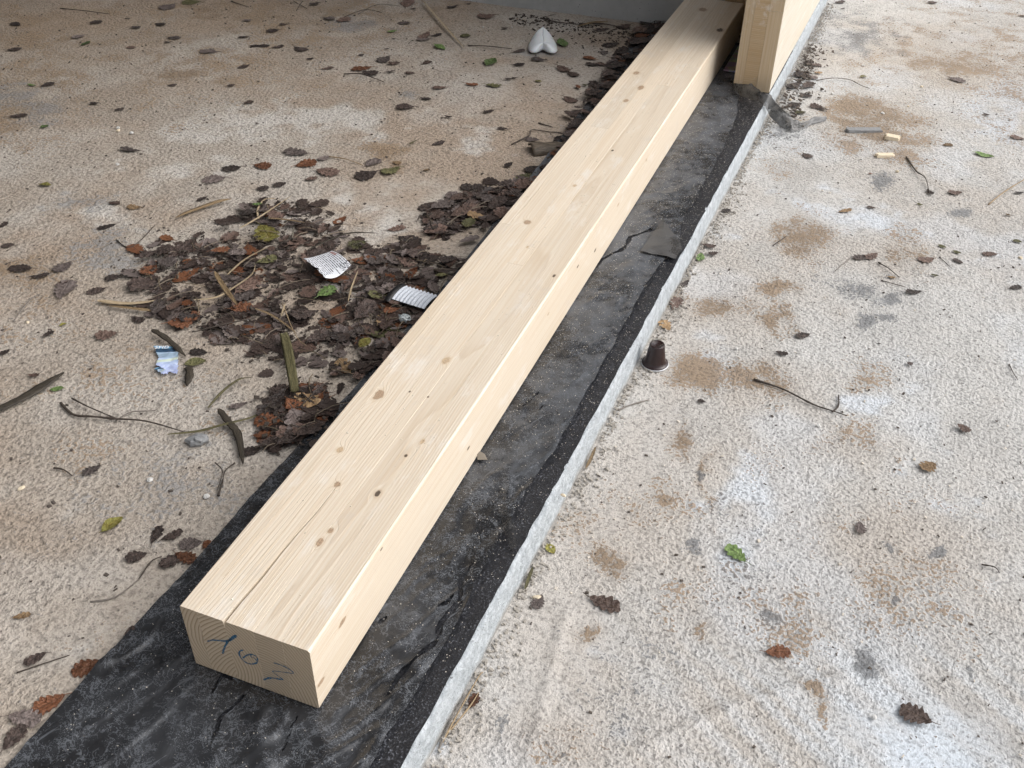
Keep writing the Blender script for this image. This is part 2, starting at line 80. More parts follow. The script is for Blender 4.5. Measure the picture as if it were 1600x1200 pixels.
STAINS = [['L',0,-1.5892,1.628,0.4183,0.1865,0.2868,-0.3328,0.5],['L',0,-1.3883,1.3032,0.2445,0.1072,0.1389,-0.1555,0.6],['L',0,-1.3371,1.1506,0.1364,0.0593,0.117,-0.1259,0.8],['L',0,-1.1282,2.0498,0.3802,0.171,0.1581,-0.2595,0.6],['L',0,-1.1233,1.5,0.089,0.0391,0.0369,-0.0505,1.0],['L',0,-1.1212,1.5652,0.2424,0.1068,0.0913,-0.1281,0.6],['L',0,-0.4218,1.3066,0.0391,0.0168,0.0164,-0.0322,1.2],['L',0,-0.3732,1.2569,0.0178,0.0077,0.0112,-0.0225,1.0],['L',0,-0.9038,1.9932,0.3009,0.1345,0.0767,-0.1395,0.4],['L',0,-0.7984,0.5942,0.0839,0.0353,0.0609,-0.0664,0.5],['L',0,-0.5382,0.4084,0.2052,0.0852,0.1283,-0.1489,0.25],['R',0,0.5496,2.0311,0.1283,0.0556,0.0165,-0.1645,1.0],['R',0,0.4913,2.126,0.0701,0.0305,0.0089,-0.0771,0.9],['R',0,0.6357,1.9241,0.0869,0.0374,0.0085,-0.1108,0.7],['R',0,0.495,1.3854,0.0468,0.0198,0.0115,-0.0788,1.0],['R',0,0.4875,1.3315,0.0338,0.0143,0.0054,-0.0359,0.9],['R',0,0.3828,1.0545,0.0551,0.023,0.0067,-0.0314,1.0],['R',0,0.3846,0.8512,0.0344,0.0143,0.009,-0.0384,1.1],['R',0,0.4077,0.6496,0.0202,0.0083,0.0092,-0.0373,1.0],['R',0,0.4768,0.6078,0.0071,0.0029,0.0144,-0.0668,1.1],['R',0,0.3778,0.3765,0.0241,0.0098,0.0086,-0.028,1.05],['R',0,0.4929,1.0662,0.0218,0.0091,0.0062,-0.0374,1.0],['R',0,0.4779,1.1707,0.025,0.0105,0.0038,-0.0228,0.9],['R',0,0.4994,0.866,0.0501,0.0207,0.0075,-0.0417,0.9],['R',0,0.427,0.5106,0.0171,0.007,0.0032,-0.0125,0.9],['R',0,0.6866,1.3744,0.0479,0.0202,0.0063,-0.086,0.65],['R',0,0.7623,2.589,0.1901,0.0838,0.0056,-0.1831,0.7],['R',0,0.7211,2.7452,0.289,0.1282,0.013,-0.3288,0.45],['R',0,0.661,0.2704,0.0143,0.0058,0.0018,-0.0126,1.2],['R',0,0.6781,0.2491,0.007,0.0028,0.0009,-0.007,1.2],['R',0,0.665,0.4015,0.1312,0.0532,0.0092,-0.0712,0.4],['R',0,0.7245,0.5453,0.0909,0.037,0.009,-0.1047,0.35],['R',0,0.3892,0.2623,0.015,0.0061,0.004,-0.0123,1.1],['R',0,0.5269,0.3257,0.0167,0.0068,0.0031,-0.0139,1.1],['R',0,0.4038,0.0982,0.0406,0.0163,0.0079,-0.0226,0.5],['R',0,0.3928,0.4897,0.0511,0.0209,0.0199,-0.0715,0.35],['R',0,0.6574,0.7637,0.0559,0.023,0.005,-0.0459,0.4],['R',0,0.5444,0.6693,0.0272,0.0112,0.0074,-0.0427,0.3],['R',0,0.3053,1.074,0.0336,0.0141,0.0106,-0.0429,0.5],['R',0,0.4268,1.6838,0.0824,0.0353,0.0101,-0.0657,0.3],['R',0,0.9168,2.5485,0.1012,0.0444,-0.0037,-0.3815,0.5],['R',0,0.3075,0.4276,0.0251,0.0102,0.0117,-0.0346,0.4],['R',0,0.659,0.9416,0.0404,0.0167,0.0036,-0.0363,0.4],['L',1,-0.8409,1.2455,0.1604,0.0694,0.0501,-0.0724,0.7],['L',1,-0.7365,1.3501,0.1641,0.0712,0.0572,-0.0919,1.0],['L',1,-0.6226,1.4198,0.1243,0.054,0.0536,-0.0952,0.9],['L',1,-0.2481,1.4255,0.0505,0.0218,0.0335,-0.0797,0.75],['L',1,-0.7628,1.0625,0.1746,0.0749,0.0532,-0.0747,0.6],['L',1,-0.8165,0.8221,0.0689,0.0293,0.0343,-0.0417,0.8],['L',1,-0.3356,1.0121,0.1164,0.0494,0.0423,-0.0788,0.7],['R',1,0.6771,0.8622,0.0438,0.0181,0.0026,-0.027,1.0],['R',1,0.5765,1.4998,0.0889,0.0377,0.0078,-0.0709,0.5],['R',1,0.8829,2.2642,0.0939,0.0408,-0.0002,-0.2535,0.9],['R',1,0.5415,0.5786,0.0434,0.0178,0.0249,-0.1352,0.8],['R',1,0.8192,0.2741,0.1245,0.0501,0.002,-0.0509,0.8],['R',1,0.4816,1.6032,0.1064,0.0454,0.0128,-0.0919,0.6],['L',1,-0.2283,1.4155,0.0794,0.0342,0.0375,-0.0906,0.5],['R',1,0.4468,0.9127,0.0927,0.0385,0.0178,-0.0893,0.3],['R',1,0.8017,0.7141,0.0889,0.0364,0.0054,-0.1352,0.4],['L',1,-0.3627,0.342,0.1052,0.0434,0.0641,-0.0815,0.3],['L',1,-0.9823,2.2161,0.2131,0.0962,0.0436,-0.0811,0.7],['R',1,0.4228,0.2085,0.0434,0.0175,0.0159,-0.0512,0.4],['R',1,0.2987,0.0302,0.0199,0.008,0.0095,-0.0211,0.8],['R',1,0.477,1.8557,0.0865,0.0372,0.0094,-0.0729,0.4],['L',2,-0.7091,0.7184,0.0544,0.023,0.0481,-0.0592,0.9],['L',2,-0.2047,0.2286,0.0964,0.0395,0.0407,-0.0551,0.55],['L',2,-0.872,0.8512,0.0585,0.0249,0.0272,-0.0324,0.7],['L',2,-0.8865,2.0376,0.0673,0.0301,0.0263,-0.049,1.1],['L',2,-0.3186,2.0462,0.0483,0.0214,0.0168,-0.0466,1.0],['L',2,-0.5263,1.6347,0.0204,0.0089,0.0109,-0.0224,1.0],['R',2,0.6799,1.2262,0.017,0.0071,0.0019,-0.0231,1.2],['R',2,0.647,1.1171,0.0218,0.0091,0.0015,-0.015,1.3],['R',2,0.6856,1.1422,0.0153,0.0064,0.0011,-0.013,1.2],['R',2,0.6187,1.2248,0.0514,0.0215,0.006,-0.0575,0.7],['R',2,0.6246,1.7051,0.027,0.0116,0.0037,-0.0427,1.1],['R',2,0.8072,1.638,0.0181,0.0077,0.0006,-0.0247,1.0],['R',2,0.7188,0.3453,0.0147,0.006,0.0018,-0.0175,1.4],['R',2,0.8352,0.378,0.0103,0.0041,0.0004,-0.0138,1.2],['R',2,0.7476,0.4658,0.0071,0.0029,0.0007,-0.009,1.4],['R',2,0.6038,0.3601,0.0114,0.0046,0.0024,-0.0142,1.3],['R',2,0.7198,0.5498,0.0083,0.0034,0.0009,-0.0099,1.3],['R',2,0.7946,0.5764,0.0091,0.0037,0.0004,-0.0075,1.3],['R',2,0.4462,2.6847,0.1268,0.0564,0.0139,-0.1265,0.8],['R',2,0.3769,2.7822,0.1679,0.075,0.0224,-0.1798,0.6],['R',2,0.4915,0.4568,0.0115,0.0047,0.0029,-0.0128,1.3],['R',2,0.4777,0.6037,0.0053,0.0022,0.0024,-0.011,1.4],['L',2,-0.0006,1.4591,0.0786,0.0338,0.0386,-0.1199,0.3],['L',2,-1.4219,1.2207,0.0702,0.0307,0.0574,-0.0612,1.0],['L',2,-1.2758,1.1772,0.0546,0.0237,0.0521,-0.0584,0.8],['R',2,0.5366,0.5078,0.0335,0.0137,0.0138,-0.0709,0.4],['R',2,0.4451,0.1882,0.0497,0.0201,0.0196,-0.0655,0.5],['L',2,0.2895,1.3829,0.0247,0.0105,0.0087,-0.0394,0.9],['R',2,0.3436,0.0917,0.0068,0.0027,0.006,-0.0153,1.0],['R',2,0.3672,1.8685,0.0585,0.0252,0.0092,-0.0561,0.7],['L',2,-0.226,0.3201,0.0135,0.0056,0.0082,-0.0116,1.2],['L',2,-0.238,0.7826,0.0315,0.0132,0.0163,-0.0297,0.8],['R',3,0.3565,0.2331,0.0819,0.0331,0.0472,-0.1349,1.0],['R',3,0.3557,0.6234,0.0825,0.0339,0.0406,-0.146,0.9],['R',3,0.352,0.4064,0.0739,0.0301,0.0369,-0.1167,0.9],['R',3,0.4597,1.5608,0.1974,0.0841,0.0376,-0.2526,0.8],['R',3,0.5731,2.7411,0.4574,0.2034,0.0331,-0.4311,0.9],['R',3,0.798,0.2745,0.1391,0.0559,0.0025,-0.047,1.0],['L',3,-0.2603,1.1178,0.144,0.0613,0.0463,-0.0964,1.2],['L',3,-0.0111,0.8321,0.0727,0.0304,0.0603,-0.1417,1.2],['L',3,0.0228,0.4224,0.0683,0.0281,0.0367,-0.0718,1.2],['L',3,-0.2789,1.9365,0.2029,0.0894,0.1018,-0.2814,1.1],['L',3,-0.1106,0.0947,0.0877,0.0357,0.0368,-0.0496,1.0],['L',3,-0.0939,1.6494,0.0985,0.0428,0.0774,-0.2324,1.2],['L',3,-0.953,2.1616,0.3505,0.1579,0.0558,-0.1039,0.6],['R',3,0.355,1.071,0.0668,0.0279,0.0277,-0.1229,0.8],['R',3,0.3544,0.8743,0.0616,0.0256,0.0257,-0.1042,0.8],['L',3,-0.1262,-0.0164,0.0822,0.0332,0.0462,-0.0562,0.9],['L',3,-0.1064,0.9345,0.0877,0.037,0.0539,-0.1198,1.0]]
TOP_KNOTS = [[0.0302,0.4064,0.009,'b'],[0.0645,0.2295,0.005,'b'],[0.1174,0.2342,0.005,'d'],[0.0931,0.1378,0.006,'b'],[0.095,0.1582,0.005,'b'],[0.0461,0.9411,0.008,'b'],[0.1493,0.7905,0.004,'d'],[0.0279,1.7101,0.009,'b'],[0.062,1.6265,0.01,'b'],[0.0521,1.5413,0.009,'b'],[0.0668,2.2359,0.014,'b'],[0.1453,2.0894,0.014,'d'],[0.0823,0.514,0.007,'t'],[0.1189,0.3088,0.0025,'d'],[0.0362,0.2867,0.006,'t'],[0.0991,1.2832,0.004,'d'],[0.0942,0.4283,0.002,'d'],[0.1268,0.3414,0.004,'t'],[0.0784,1.1073,0.005,'t'],[0.0767,0.8599,0.003,'t'],[0.0659,0.4288,0.002,'d']]
SIDE_KNOTS = [[0.0647,0.0728,0.005,'b'],[0.0111,0.0347,0.005,'b'],[0.4132,0.0415,0.003,'d'],[1.1276,0.0673,0.004,'t'],[0.989,0.0435,0.004,'d'],[0.886,0.0676,0.003,'d'],[0.7373,0.0626,0.003,'t'],[0.1605,0.093,0.002,'d'],[1.3269,0.072,0.004,'t']]
CRAYON = [[(0.026,0.0523),(0.031,0.0566),(0.0364,0.0598),(0.0526,0.0658),(0.0606,0.0722),(0.0656,0.0779),(0.0687,0.0825),(0.0676,0.083),(0.0629,0.0775),(0.0555,0.0667),(0.0486,0.0531),(0.0435,0.0394)],[(0.0744,0.0609),(0.0702,0.0582),(0.067,0.052),(0.0678,0.045),(0.0729,0.039),(0.0805,0.0397),(0.0875,0.0451),(0.0905,0.0526),(0.0889,0.0577),(0.0848,0.059),(0.0799,0.056),(0.0749,0.0508),(0.0706,0.0454)],[(0.0837,0.0589),(0.0822,0.0536),(0.0861,0.0532),(0.089,0.0504)],[(0.1112,0.0575),(0.1247,0.0579),(0.135,0.052),(0.1217,0.0465),(0.1076,0.0411),(0.1117,0.0371),(0.119,0.0324)],[(0.0925,0.0176),(0.0982,0.0232),(0.1042,0.0271),(0.1112,0.0293),(0.1197,0.0321)]]
CHECK_LINE = [(0.0561,0.0016),(0.0567,0.026),(0.0594,0.067),(0.0602,0.1084),(0.0622,0.147),(0.0647,0.1751),(0.0653,0.2045)]
FILM_LEFT = [(-0.1064,-0.2389),(-0.1053,-0.1825),(-0.1032,-0.0864),(-0.0982,0.0229),(-0.0933,0.0995),(-0.0904,0.2961),(-0.0757,0.5282),(-0.0705,0.9322),(-0.0862,1.5333),(-0.1132,2.286)]
FILM_RIGHT = [(0.2451,-0.1088),(0.2423,-0.043),(0.2439,0.0128),(0.2488,0.0782),(0.2521,0.1597),(0.2493,0.2409),(0.2489,0.3875),(0.2572,0.5082),(0.257,0.6659),(0.2619,0.8765),(0.261,0.9921),(0.2695,1.088),(0.2882,1.1213)]
TEARS = [[(0.2221,0.0298),(0.2221,0.0674),(0.2288,0.1),(0.2408,0.1301),(0.2345,0.1546),(0.242,0.1942),(0.2292,0.2272),(0.2336,0.2574)],[(0.2194,0.1765),(0.2298,0.1871),(0.2316,0.2061)],[(0.1584,0.9845),(0.1611,1.0347),(0.1883,1.0895),(0.1874,1.1366),(0.2151,1.1754),(0.22,1.2053)],[(0.1727,0.5468),(0.1831,0.5872),(0.1914,0.6213)],[(0.2038,0.5677),(0.2077,0.5907)],[(0.0981,0.3126),(0.1032,0.3412)],[(0.1515,-0.0637),(0.145,-0.0337),(0.141,-0.0098)],[(0.0401,-0.0286),(0.0363,0.0016),(0.0536,-0.0052)],[(0.1656,0.1267),(0.1712,0.1423)],[(0.0802,-0.0923),(0.0662,-0.0485),(0.0771,-0.0092)]]
SPOTS = {'capsule': [0.3208,0.8424,'R'],'pod': [-0.327,2.059,'L'],'label': [-0.3035,0.8316,'L'],'packet': [-0.3882,0.4707,'L'],'pipe0': [-0.1394,0.7562,'L'],'pipe1': [-0.0708,0.7589,'L'],'foil': [-0.086,0.7103,'L'],'slab': [0.5541,1.9864,'R'],'chip': [0.6219,1.9662,'R'],'chip2': [0.6145,1.8567,'R'],'stone': [-0.2276,0.3224,'L'],'bark': [-0.08,1.4538,'L'],'flap': [0.2665,1.1487,'L'],'scrap': [0.2562,0.3239,'L'],'tri': [0.1621,0.4439,'L']}
LABEL_CORNERS = [(-0.3329,0.8013),(-0.2971,0.841),(-0.2379,0.8067),(-0.2611,0.7552)]
PACKET_OUTLINE = [(-0.4265,0.4885),(-0.4001,0.5014),(-0.3799,0.4888),(-0.3459,0.4406),(-0.3667,0.4445),(-0.3905,0.4473),(-0.4036,0.4696)]
PACKET_SCRAP = [(-0.3891,0.4403),(-0.3839,0.4479),(-0.3638,0.4435),(-0.3616,0.4373),(-0.3698,0.4339)]
PEBBLES = [[-1.0326,1.1587,'L'],[-0.9959,1.1592,'L'],[-1.0418,1.1702,'L'],[-0.6692,0.471,'L'],[-0.2407,0.2331,'L'],[-0.1502,0.2348,'L'],[-0.3919,0.1533,'L'],[-0.92,1.0153,'L'],[-0.4681,2.1879,'L'],[0.3518,2.1166,'R'],[0.4485,2.2067,'R'],[0.5032,2.4582,'R'],[0.6699,2.3579,'R'],[0.6597,2.9353,'R'],[0.7962,2.9897,'R'],[0.6455,2.1977,'R'],[0.7718,2.2296,'R'],[0.5653,1.8166,'R'],[0.6494,1.7827,'R'],[0.5871,2.1221,'R'],[0.5849,1.435,'R'],[0.9112,1.4718,'R'],[0.6041,0.78,'R'],[0.7383,0.2669,'R'],[0.3113,0.2864,'R'],[0.4416,0.9391,'R'],[0.2819,0.1667,'R'],[0.2972,0.4206,'L'],[-0.3326,0.6115,'L'],[-0.544,2.154,'L']]
FLAPS = [[(0.2284,1.2229),(0.2544,1.1866),(0.2813,1.1497),(0.2916,1.1227),(0.289,1.0836),(0.2462,1.0832),(0.2208,1.0852)],[(0.2283,0.3528),(0.238,0.3607),(0.2631,0.3291),(0.276,0.3004),(0.27,0.2932),(0.2513,0.3181)],[(0.1553,0.4529),(0.1686,0.4495),(0.178,0.4388),(0.1646,0.4333)]]
DRAPE_UPPER = [(0.2147,1.9684,0.014),(0.2365,1.9248,0.03),(0.2678,1.916,0.036),(0.3015,1.8831,0.034),(0.3206,1.8902,0.026),(0.3401,1.9151,0.0),(0.365,1.9479,-0.03),(0.3799,1.9426,-0.046),(0.3996,1.9516,-0.055),(0.422,1.9966,-0.06),(0.4551,2.0238,-0.062)]
DRAPE_LOWER = [(0.2175,1.9665,0.002),(0.2468,1.9234,0.002),(0.2696,1.9045,0.004),(0.297,1.8849,0.01),(0.3162,1.8752,0.004),(0.3246,1.9387,-0.045),(0.3509,1.9332,-0.062),(0.3859,1.9066,-0.063),(0.405,1.9258,-0.063),(0.4255,1.9755,-0.063),(0.4567,2.0132,-0.063)]

# ------------------------------------------------------------------ helpers
ZLOW = -0.065          # floor on the right
ZSLAB = -0.006         # raised slab on the left
BH = 0.1003            # beam height
def kerb_x(y): return 0.2765 + 0.0185 * y
rng = np.random.default_rng(7)
random.seed(7)

def tag(o, label=None, cat=None, group=None, kind=None):
    if label: o['label'] = label
    if cat: o['category'] = cat
    if group: o['group'] = group
    if kind: o['kind'] = kind
    return o

def mesh_of(name, verts, faces, mats, smooth=False, mat_idx=None, uvs=None):
    me = bpy.data.meshes.new(name)
    me.from_pydata([tuple(map(float, v)) for v in verts], [], [tuple(map(int, f)) for f in faces])
    for mm in (mats if isinstance(mats, (list, tuple)) else [mats]):
        me.materials.append(mm)
    if mat_idx is not None:
        me.polygons.foreach_set('material_index', np.asarray(mat_idx, dtype=np.int32))
    if smooth:
        me.polygons.foreach_set('use_smooth', np.ones(len(me.polygons), dtype=bool))
    if uvs is not None:
        uv = me.uv_layers.new(name='UVMap')
        li = np.empty(len(me.loops), dtype=np.int32)
        me.loops.foreach_get('vertex_index', li)
        uv.data.foreach_set('uv', np.asarray(uvs, dtype=np.float32)[li].ravel())
    me.update()
    return me

def obj(name, me, parent=None, loc=None, rot=None):
    o = bpy.data.objects.new(name, me)
    col.objects.link(o)
    if parent is not None: o.parent = parent
    if loc is not None: o.location = loc
    if rot is not None: o.rotation_euler = rot
    return o

def empty(name, loc=(0, 0, 0), rz=0.0):
    o = bpy.data.objects.new(name, None)
    col.objects.link(o)
    o.location = loc
    o.rotation_euler = (0, 0, rz)
    o.empty_display_size = 0.05
    return o

def vnoise(x, y, seed=0):
    """smooth value noise, vectorised, 0..1"""
    x = np.asarray(x, float); y = np.asarray(y, float)
    xi = np.floor(x).astype(np.int64); yi = np.floor(y).astype(np.int64)
    fx = x - xi; fy = y - yi
    fx = fx * fx * (3 - 2 * fx); fy = fy * fy * (3 - 2 * fy)
    def h(a, b):
        n = (a * 374761393 + b * 668265263 + seed * 974634777) & 0xFFFFFFFF
        n = ((n ^ (n >> 13)) * 1274126177) & 0xFFFFFFFF
        return ((n ^ (n >> 16)) & 0xFFFFFF) / float(0xFFFFFF)
    return (h(xi, yi) * (1 - fx) + h(xi + 1, yi) * fx) * (1 - fy) + (h(xi, yi + 1) * (1 - fx) + h(xi + 1, yi + 1) * fx) * fy

def fbm(x, y, seed=0, oct=3):
    s = 0; a = 0.5; t = 0
    for i in range(oct):
        s = s + a * vnoise(np.asarray(x) * 2 ** i, np.asarray(y) * 2 ** i, seed + i); t += a; a *= .5
    return s / t

def in_poly(x, y, poly):
    c = False; n = len(poly)
    for i in range(n):
        x1, y1 = poly[i]; x2, y2 = poly[i - 1]
        if (y1 > y) != (y2 > y) and x < (x2 - x1) * (y - y1) / (y2 - y1) + x1: c = not c
    return c

def seg_dist(px, py, pts):
    d = np.full(np.shape(px), 1e9); tt = np.zeros(np.shape(px)); n = len(pts) - 1
    for i in range(n):
        ax, ay = pts[i]; bx, by = pts[i + 1]
        L2 = (bx - ax) ** 2 + (by - ay) ** 2 + 1e-12
        t = np.clip(((px - ax) * (bx - ax) + (py - ay) * (by - ay)) / L2, 0, 1)
        dd = np.hypot(px - ax - t * (bx - ax), py - ay - t * (by - ay))
        k = dd < d; d = np.where(k, dd, d); tt = np.where(k, (i + t) / n, tt)
    return d, tt

class NT:
    """small wrapper to write node materials as expressions"""
    def __init__(s, name):
        s.mat = bpy.data.materials.new(name); s.mat.use_nodes = True
        s.t = s.mat.node_tree; s.t.nodes.clear()
        s.out = s.t.nodes.new('ShaderNodeOutputMaterial')
    def n(s, typ, **kw):
        nd = s.t.nodes.new(typ)
        for k, v in kw.items(): setattr(nd, k, v)
        return nd
    def put(s, sock, v):
        if hasattr(v, 'bl_idname') or isinstance(v, bpy.types.NodeSocket): s.t.links.new(v, sock)
        else: sock.default_value = v
    def math(s, op, a, b=0.0, c=None, clamp=False):
        nd = s.n('ShaderNodeMath', operation=op, use_clamp=clamp)
        s.put(nd.inputs[0], a); s.put(nd.inputs[1], b)
        if c is not None: s.put(nd.inputs[2], c)
        return nd.outputs[0]
    def vec(s, op, a, b=(0, 0, 0)):
        nd = s.n('ShaderNodeVectorMath', operation=op)
        s.put(nd.inputs[0], a); s.put(nd.inputs[1], b)
        return nd.outputs['Value'] if op in ('LENGTH', 'DOT_PRODUCT', 'DISTANCE') else nd.outputs[0]
    def noise(s, vec, scale, detail=3.0, rough=0.5, dist=0.0, col=False):
        nd = s.n('ShaderNodeTexNoise')
        s.put(nd.inputs['Vector'], vec); s.put(nd.inputs['Scale'], scale)
        nd.inputs['Detail'].default_value = detail; nd.inputs['Roughness'].default_value = rough
        nd.inputs['Distortion'].default_value = dist
        return nd.outputs['Color'] if col else nd.outputs[0]
    def voro(s, vec, scale, feature='F1', out='Distance', rand=1.0):
        nd = s.n('ShaderNodeTexVoronoi', feature=feature)
        s.put(nd.inputs['Vector'], vec); s.put(nd.inputs['Scale'], scale)
        nd.inputs['Randomness'].default_value = rand
        return nd.outputs[out]
    def step(s, v, lo, hi, a=0.0, b=1.0):
        nd = s.n('ShaderNodeMapRange', interpolation_type='SMOOTHSTEP')
        s.put(nd.inputs['Value'], v)
        for k, q in (('From Min', lo), ('From Max', hi), ('To Min', a), ('To Max', b)): s.put(nd.inputs[k], q)
        return nd.outputs[0]
    def mix(s, f, a, b, mode='MIX'):
        nd = s.n('ShaderNodeMix', data_type='RGBA', blend_type=mode)
        s.put(nd.inputs[0], f)
        for k, q in ((6, a), (7, b)):
            s.put(nd.inputs[k], (*q, 1.0) if isinstance(q, tuple) and len(q) == 3 else q)
        return nd.outputs[2]
    def sep(s, v):
        nd = s.n('ShaderNodeSeparateXYZ'); s.put(nd.inputs[0], v); return nd.outputs
    def comb(s, x, y, z):
        nd = s.n('ShaderNodeCombineXYZ')
        for i, q in enumerate((x, y, z)): s.put(nd.inputs[i], q)
        return nd.outputs[0]
    def coord(s, which='Object'): return s.n('ShaderNodeTexCoord').outputs[which]
    def rand(s): return s.n('ShaderNodeObjectInfo').outputs['Random']
    def attr(s, name):
        nd = s.n('ShaderNodeAttribute', attribute_name=name); return nd.outputs
    def bump(s, h, dist, strength=1.0, normal=None):
        nd = s.n('ShaderNodeBump'); s.put(nd.inputs['Height'], h)
        nd.inputs['Distance'].default_value = dist; s.put(nd.inputs['Strength'], strength)
        if normal is not None: s.put(nd.inputs['Normal'], normal)
        return nd.outputs[0]
    def bsdf(s, base, rough=0.7, normal=None, spec=0.5, metal=0.0, alpha=None, **kw):
        nd = s.n('ShaderNodeBsdfPrincipled')
        s.put(nd.inputs['Base Color'], (*base, 1.0) if isinstance(base, tuple) and len(base) == 3 else base)
        s.put(nd.inputs['Roughness'], rough); s.put(nd.inputs['Metallic'], metal)
        s.put(nd.inputs['Specular IOR Level'], spec)
        if normal is not None: s.put(nd.inputs['Normal'], normal)
        if alpha is not None: s.put(nd.inputs['Alpha'], alpha)
        for k, v in kw.items(): s.put(nd.inputs[k], v)
        return nd.outputs[0]
    def done(s, sh):
        s.t.links.new(sh, s.out.inputs['Surface']); return s.mat

def plain(name, base, rough=0.6, var=0.15, scale=60.0, bump=0.0, **kw):
    t = NT(name); p = t.coord()
    n = t.noise(p, scale, 4)
    v = t.math('MULTIPLY_ADD', n, 2 * var, 1 - var)
    c = t.mix(1.0, base, t.comb(v, v, v), 'MULTIPLY')
    nm = t.bump(n, bump) if bump else None
    return t.done(t.bsdf(c, rough, nm, **kw))

# ------------------------------------------------------------------ materials
def floor_material(name, bump_amp, scale, speck):
    """colour fields come from the sheet (stain, mid tones); the shader adds the grain"""
    t = NT(name); p = t.coord('Object')
    tone = t.attr('tone')['Color']
    brown = t.attr('brown')['Color']; grey = t.attr('grey')['Color']
    r, g, b = t.sep(t.attr('stain')['Vector'])        # brown mask, grey mask, roughness of the stipple
    fine = t.noise(p, scale, 2, 0.6)
    grain = t.noise(p, scale * 3.1, 1, 0.6)
    wob = t.math('MULTIPLY', t.math('SUBTRACT', fine, 0.5), 2.9)
    c = t.mix(t.math('MULTIPLY', t.step(t.math('ADD', r, wob), 0.42, 0.68), 0.8), tone, brown)
    c = t.mix(t.math('MULTIPLY', t.step(t.math('ADD', g, wob), 0.42, 0.68), 0.8), c, grey)
    nd = t.n('ShaderNodeTexVoronoi', feature='F1')
    t.put(nd.inputs['Vector'], p); nd.inputs['Scale'].default_value = 210.0
    cr = t.sep(nd.outputs['Color'])[0]
    dots = t.math('MULTIPLY', t.step(nd.outputs['Distance'], 0.44, 0.24), t.step(cr, 0.66, 0.90))
    c = t.mix(t.math('MULTIPLY', dots, speck), c, (0.12, 0.11, 0.105))
    # painted shade: the colour darkens in the hollows of the stipple
    k = t.math('ADD', t.math('MULTIPLY', t.step(fine, .28, .58), .42), t.math('MULTIPLY_ADD', grain, 0.36, 0.50))
    c = t.mix(1.0, c, t.comb(k, k, k), 'MULTIPLY')
    h = t.math('ADD', t.math('MULTIPLY', fine, b), t.math('MULTIPLY', grain, 0.22))
    return t.done(t.bsdf(c, 0.85, t.bump(h, bump_amp), spec=0.25))

M_slab = floor_material('sandy_render', 0.0050, 135.0, 0.55)
M_low = floor_material('pale_render', 0.0043, 165.0, 0.45)

def concrete(name, base, bump=0.003):
    t = NT(name); p = t.coord('Object')
    n = t.noise(p, 9, 6, 0.65); f = t.noise(p, 120, 3)
    pore = t.step(t.voro(p, 90.0), 0.16, 0.08)
    c = t.mix(n, tuple(q * 0.62 for q in base), tuple(min(q * 1.3, .9) for q in base))
    c = t.mix(t.math('MULTIPLY', pore, t.step(n, .45, .6)), c, tuple(q * 0.3 for q in base))
    return t.done(t.bsdf(c, 0.85, t.bump(t.math('ADD', n, t.math('MULTIPLY', f, .35)), bump), spec=0.3))
M_wall = concrete('grey_concrete', (0.42, 0.42, 0.41))
M_added_ceiling = concrete('added_ceiling_concrete', (0.36, 0.35, 0.34))

t = NT('white_slab_edge'); p = t.coord()
n = t.noise(p, 160, 5, .65); n2 = t.noise(p, 22, 4)
pits = t.math('MULTIPLY', t.step(t.voro(p, 200.0), 0.22, 0.1), t.step(t.noise(p, 40, 2), .5, .62))
c = t.mix(t.step(t.noise(p, 70, 4, .7), .3, .7), (0.40, 0.435, 0.46), (0.62, 0.66, 0.69))
c = t.mix(t.math('MULTIPLY', pits, .85), c, (0.16, 0.16, 0.16))
z = t.sep(p)[2]
c = t.mix(t.math('MULTIPLY', t.step(t.math('ADD', z, t.math('MULTIPLY', n2, .02)), -.04, -.058), .7), c, (0.34, 0.30, 0.25))
M_edge = t.done(t.bsdf(c, 0.85, t.bump(t.math('SUBTRACT', n, t.math('MULTIPLY', pits, .5)), 0.007), spec=.3))

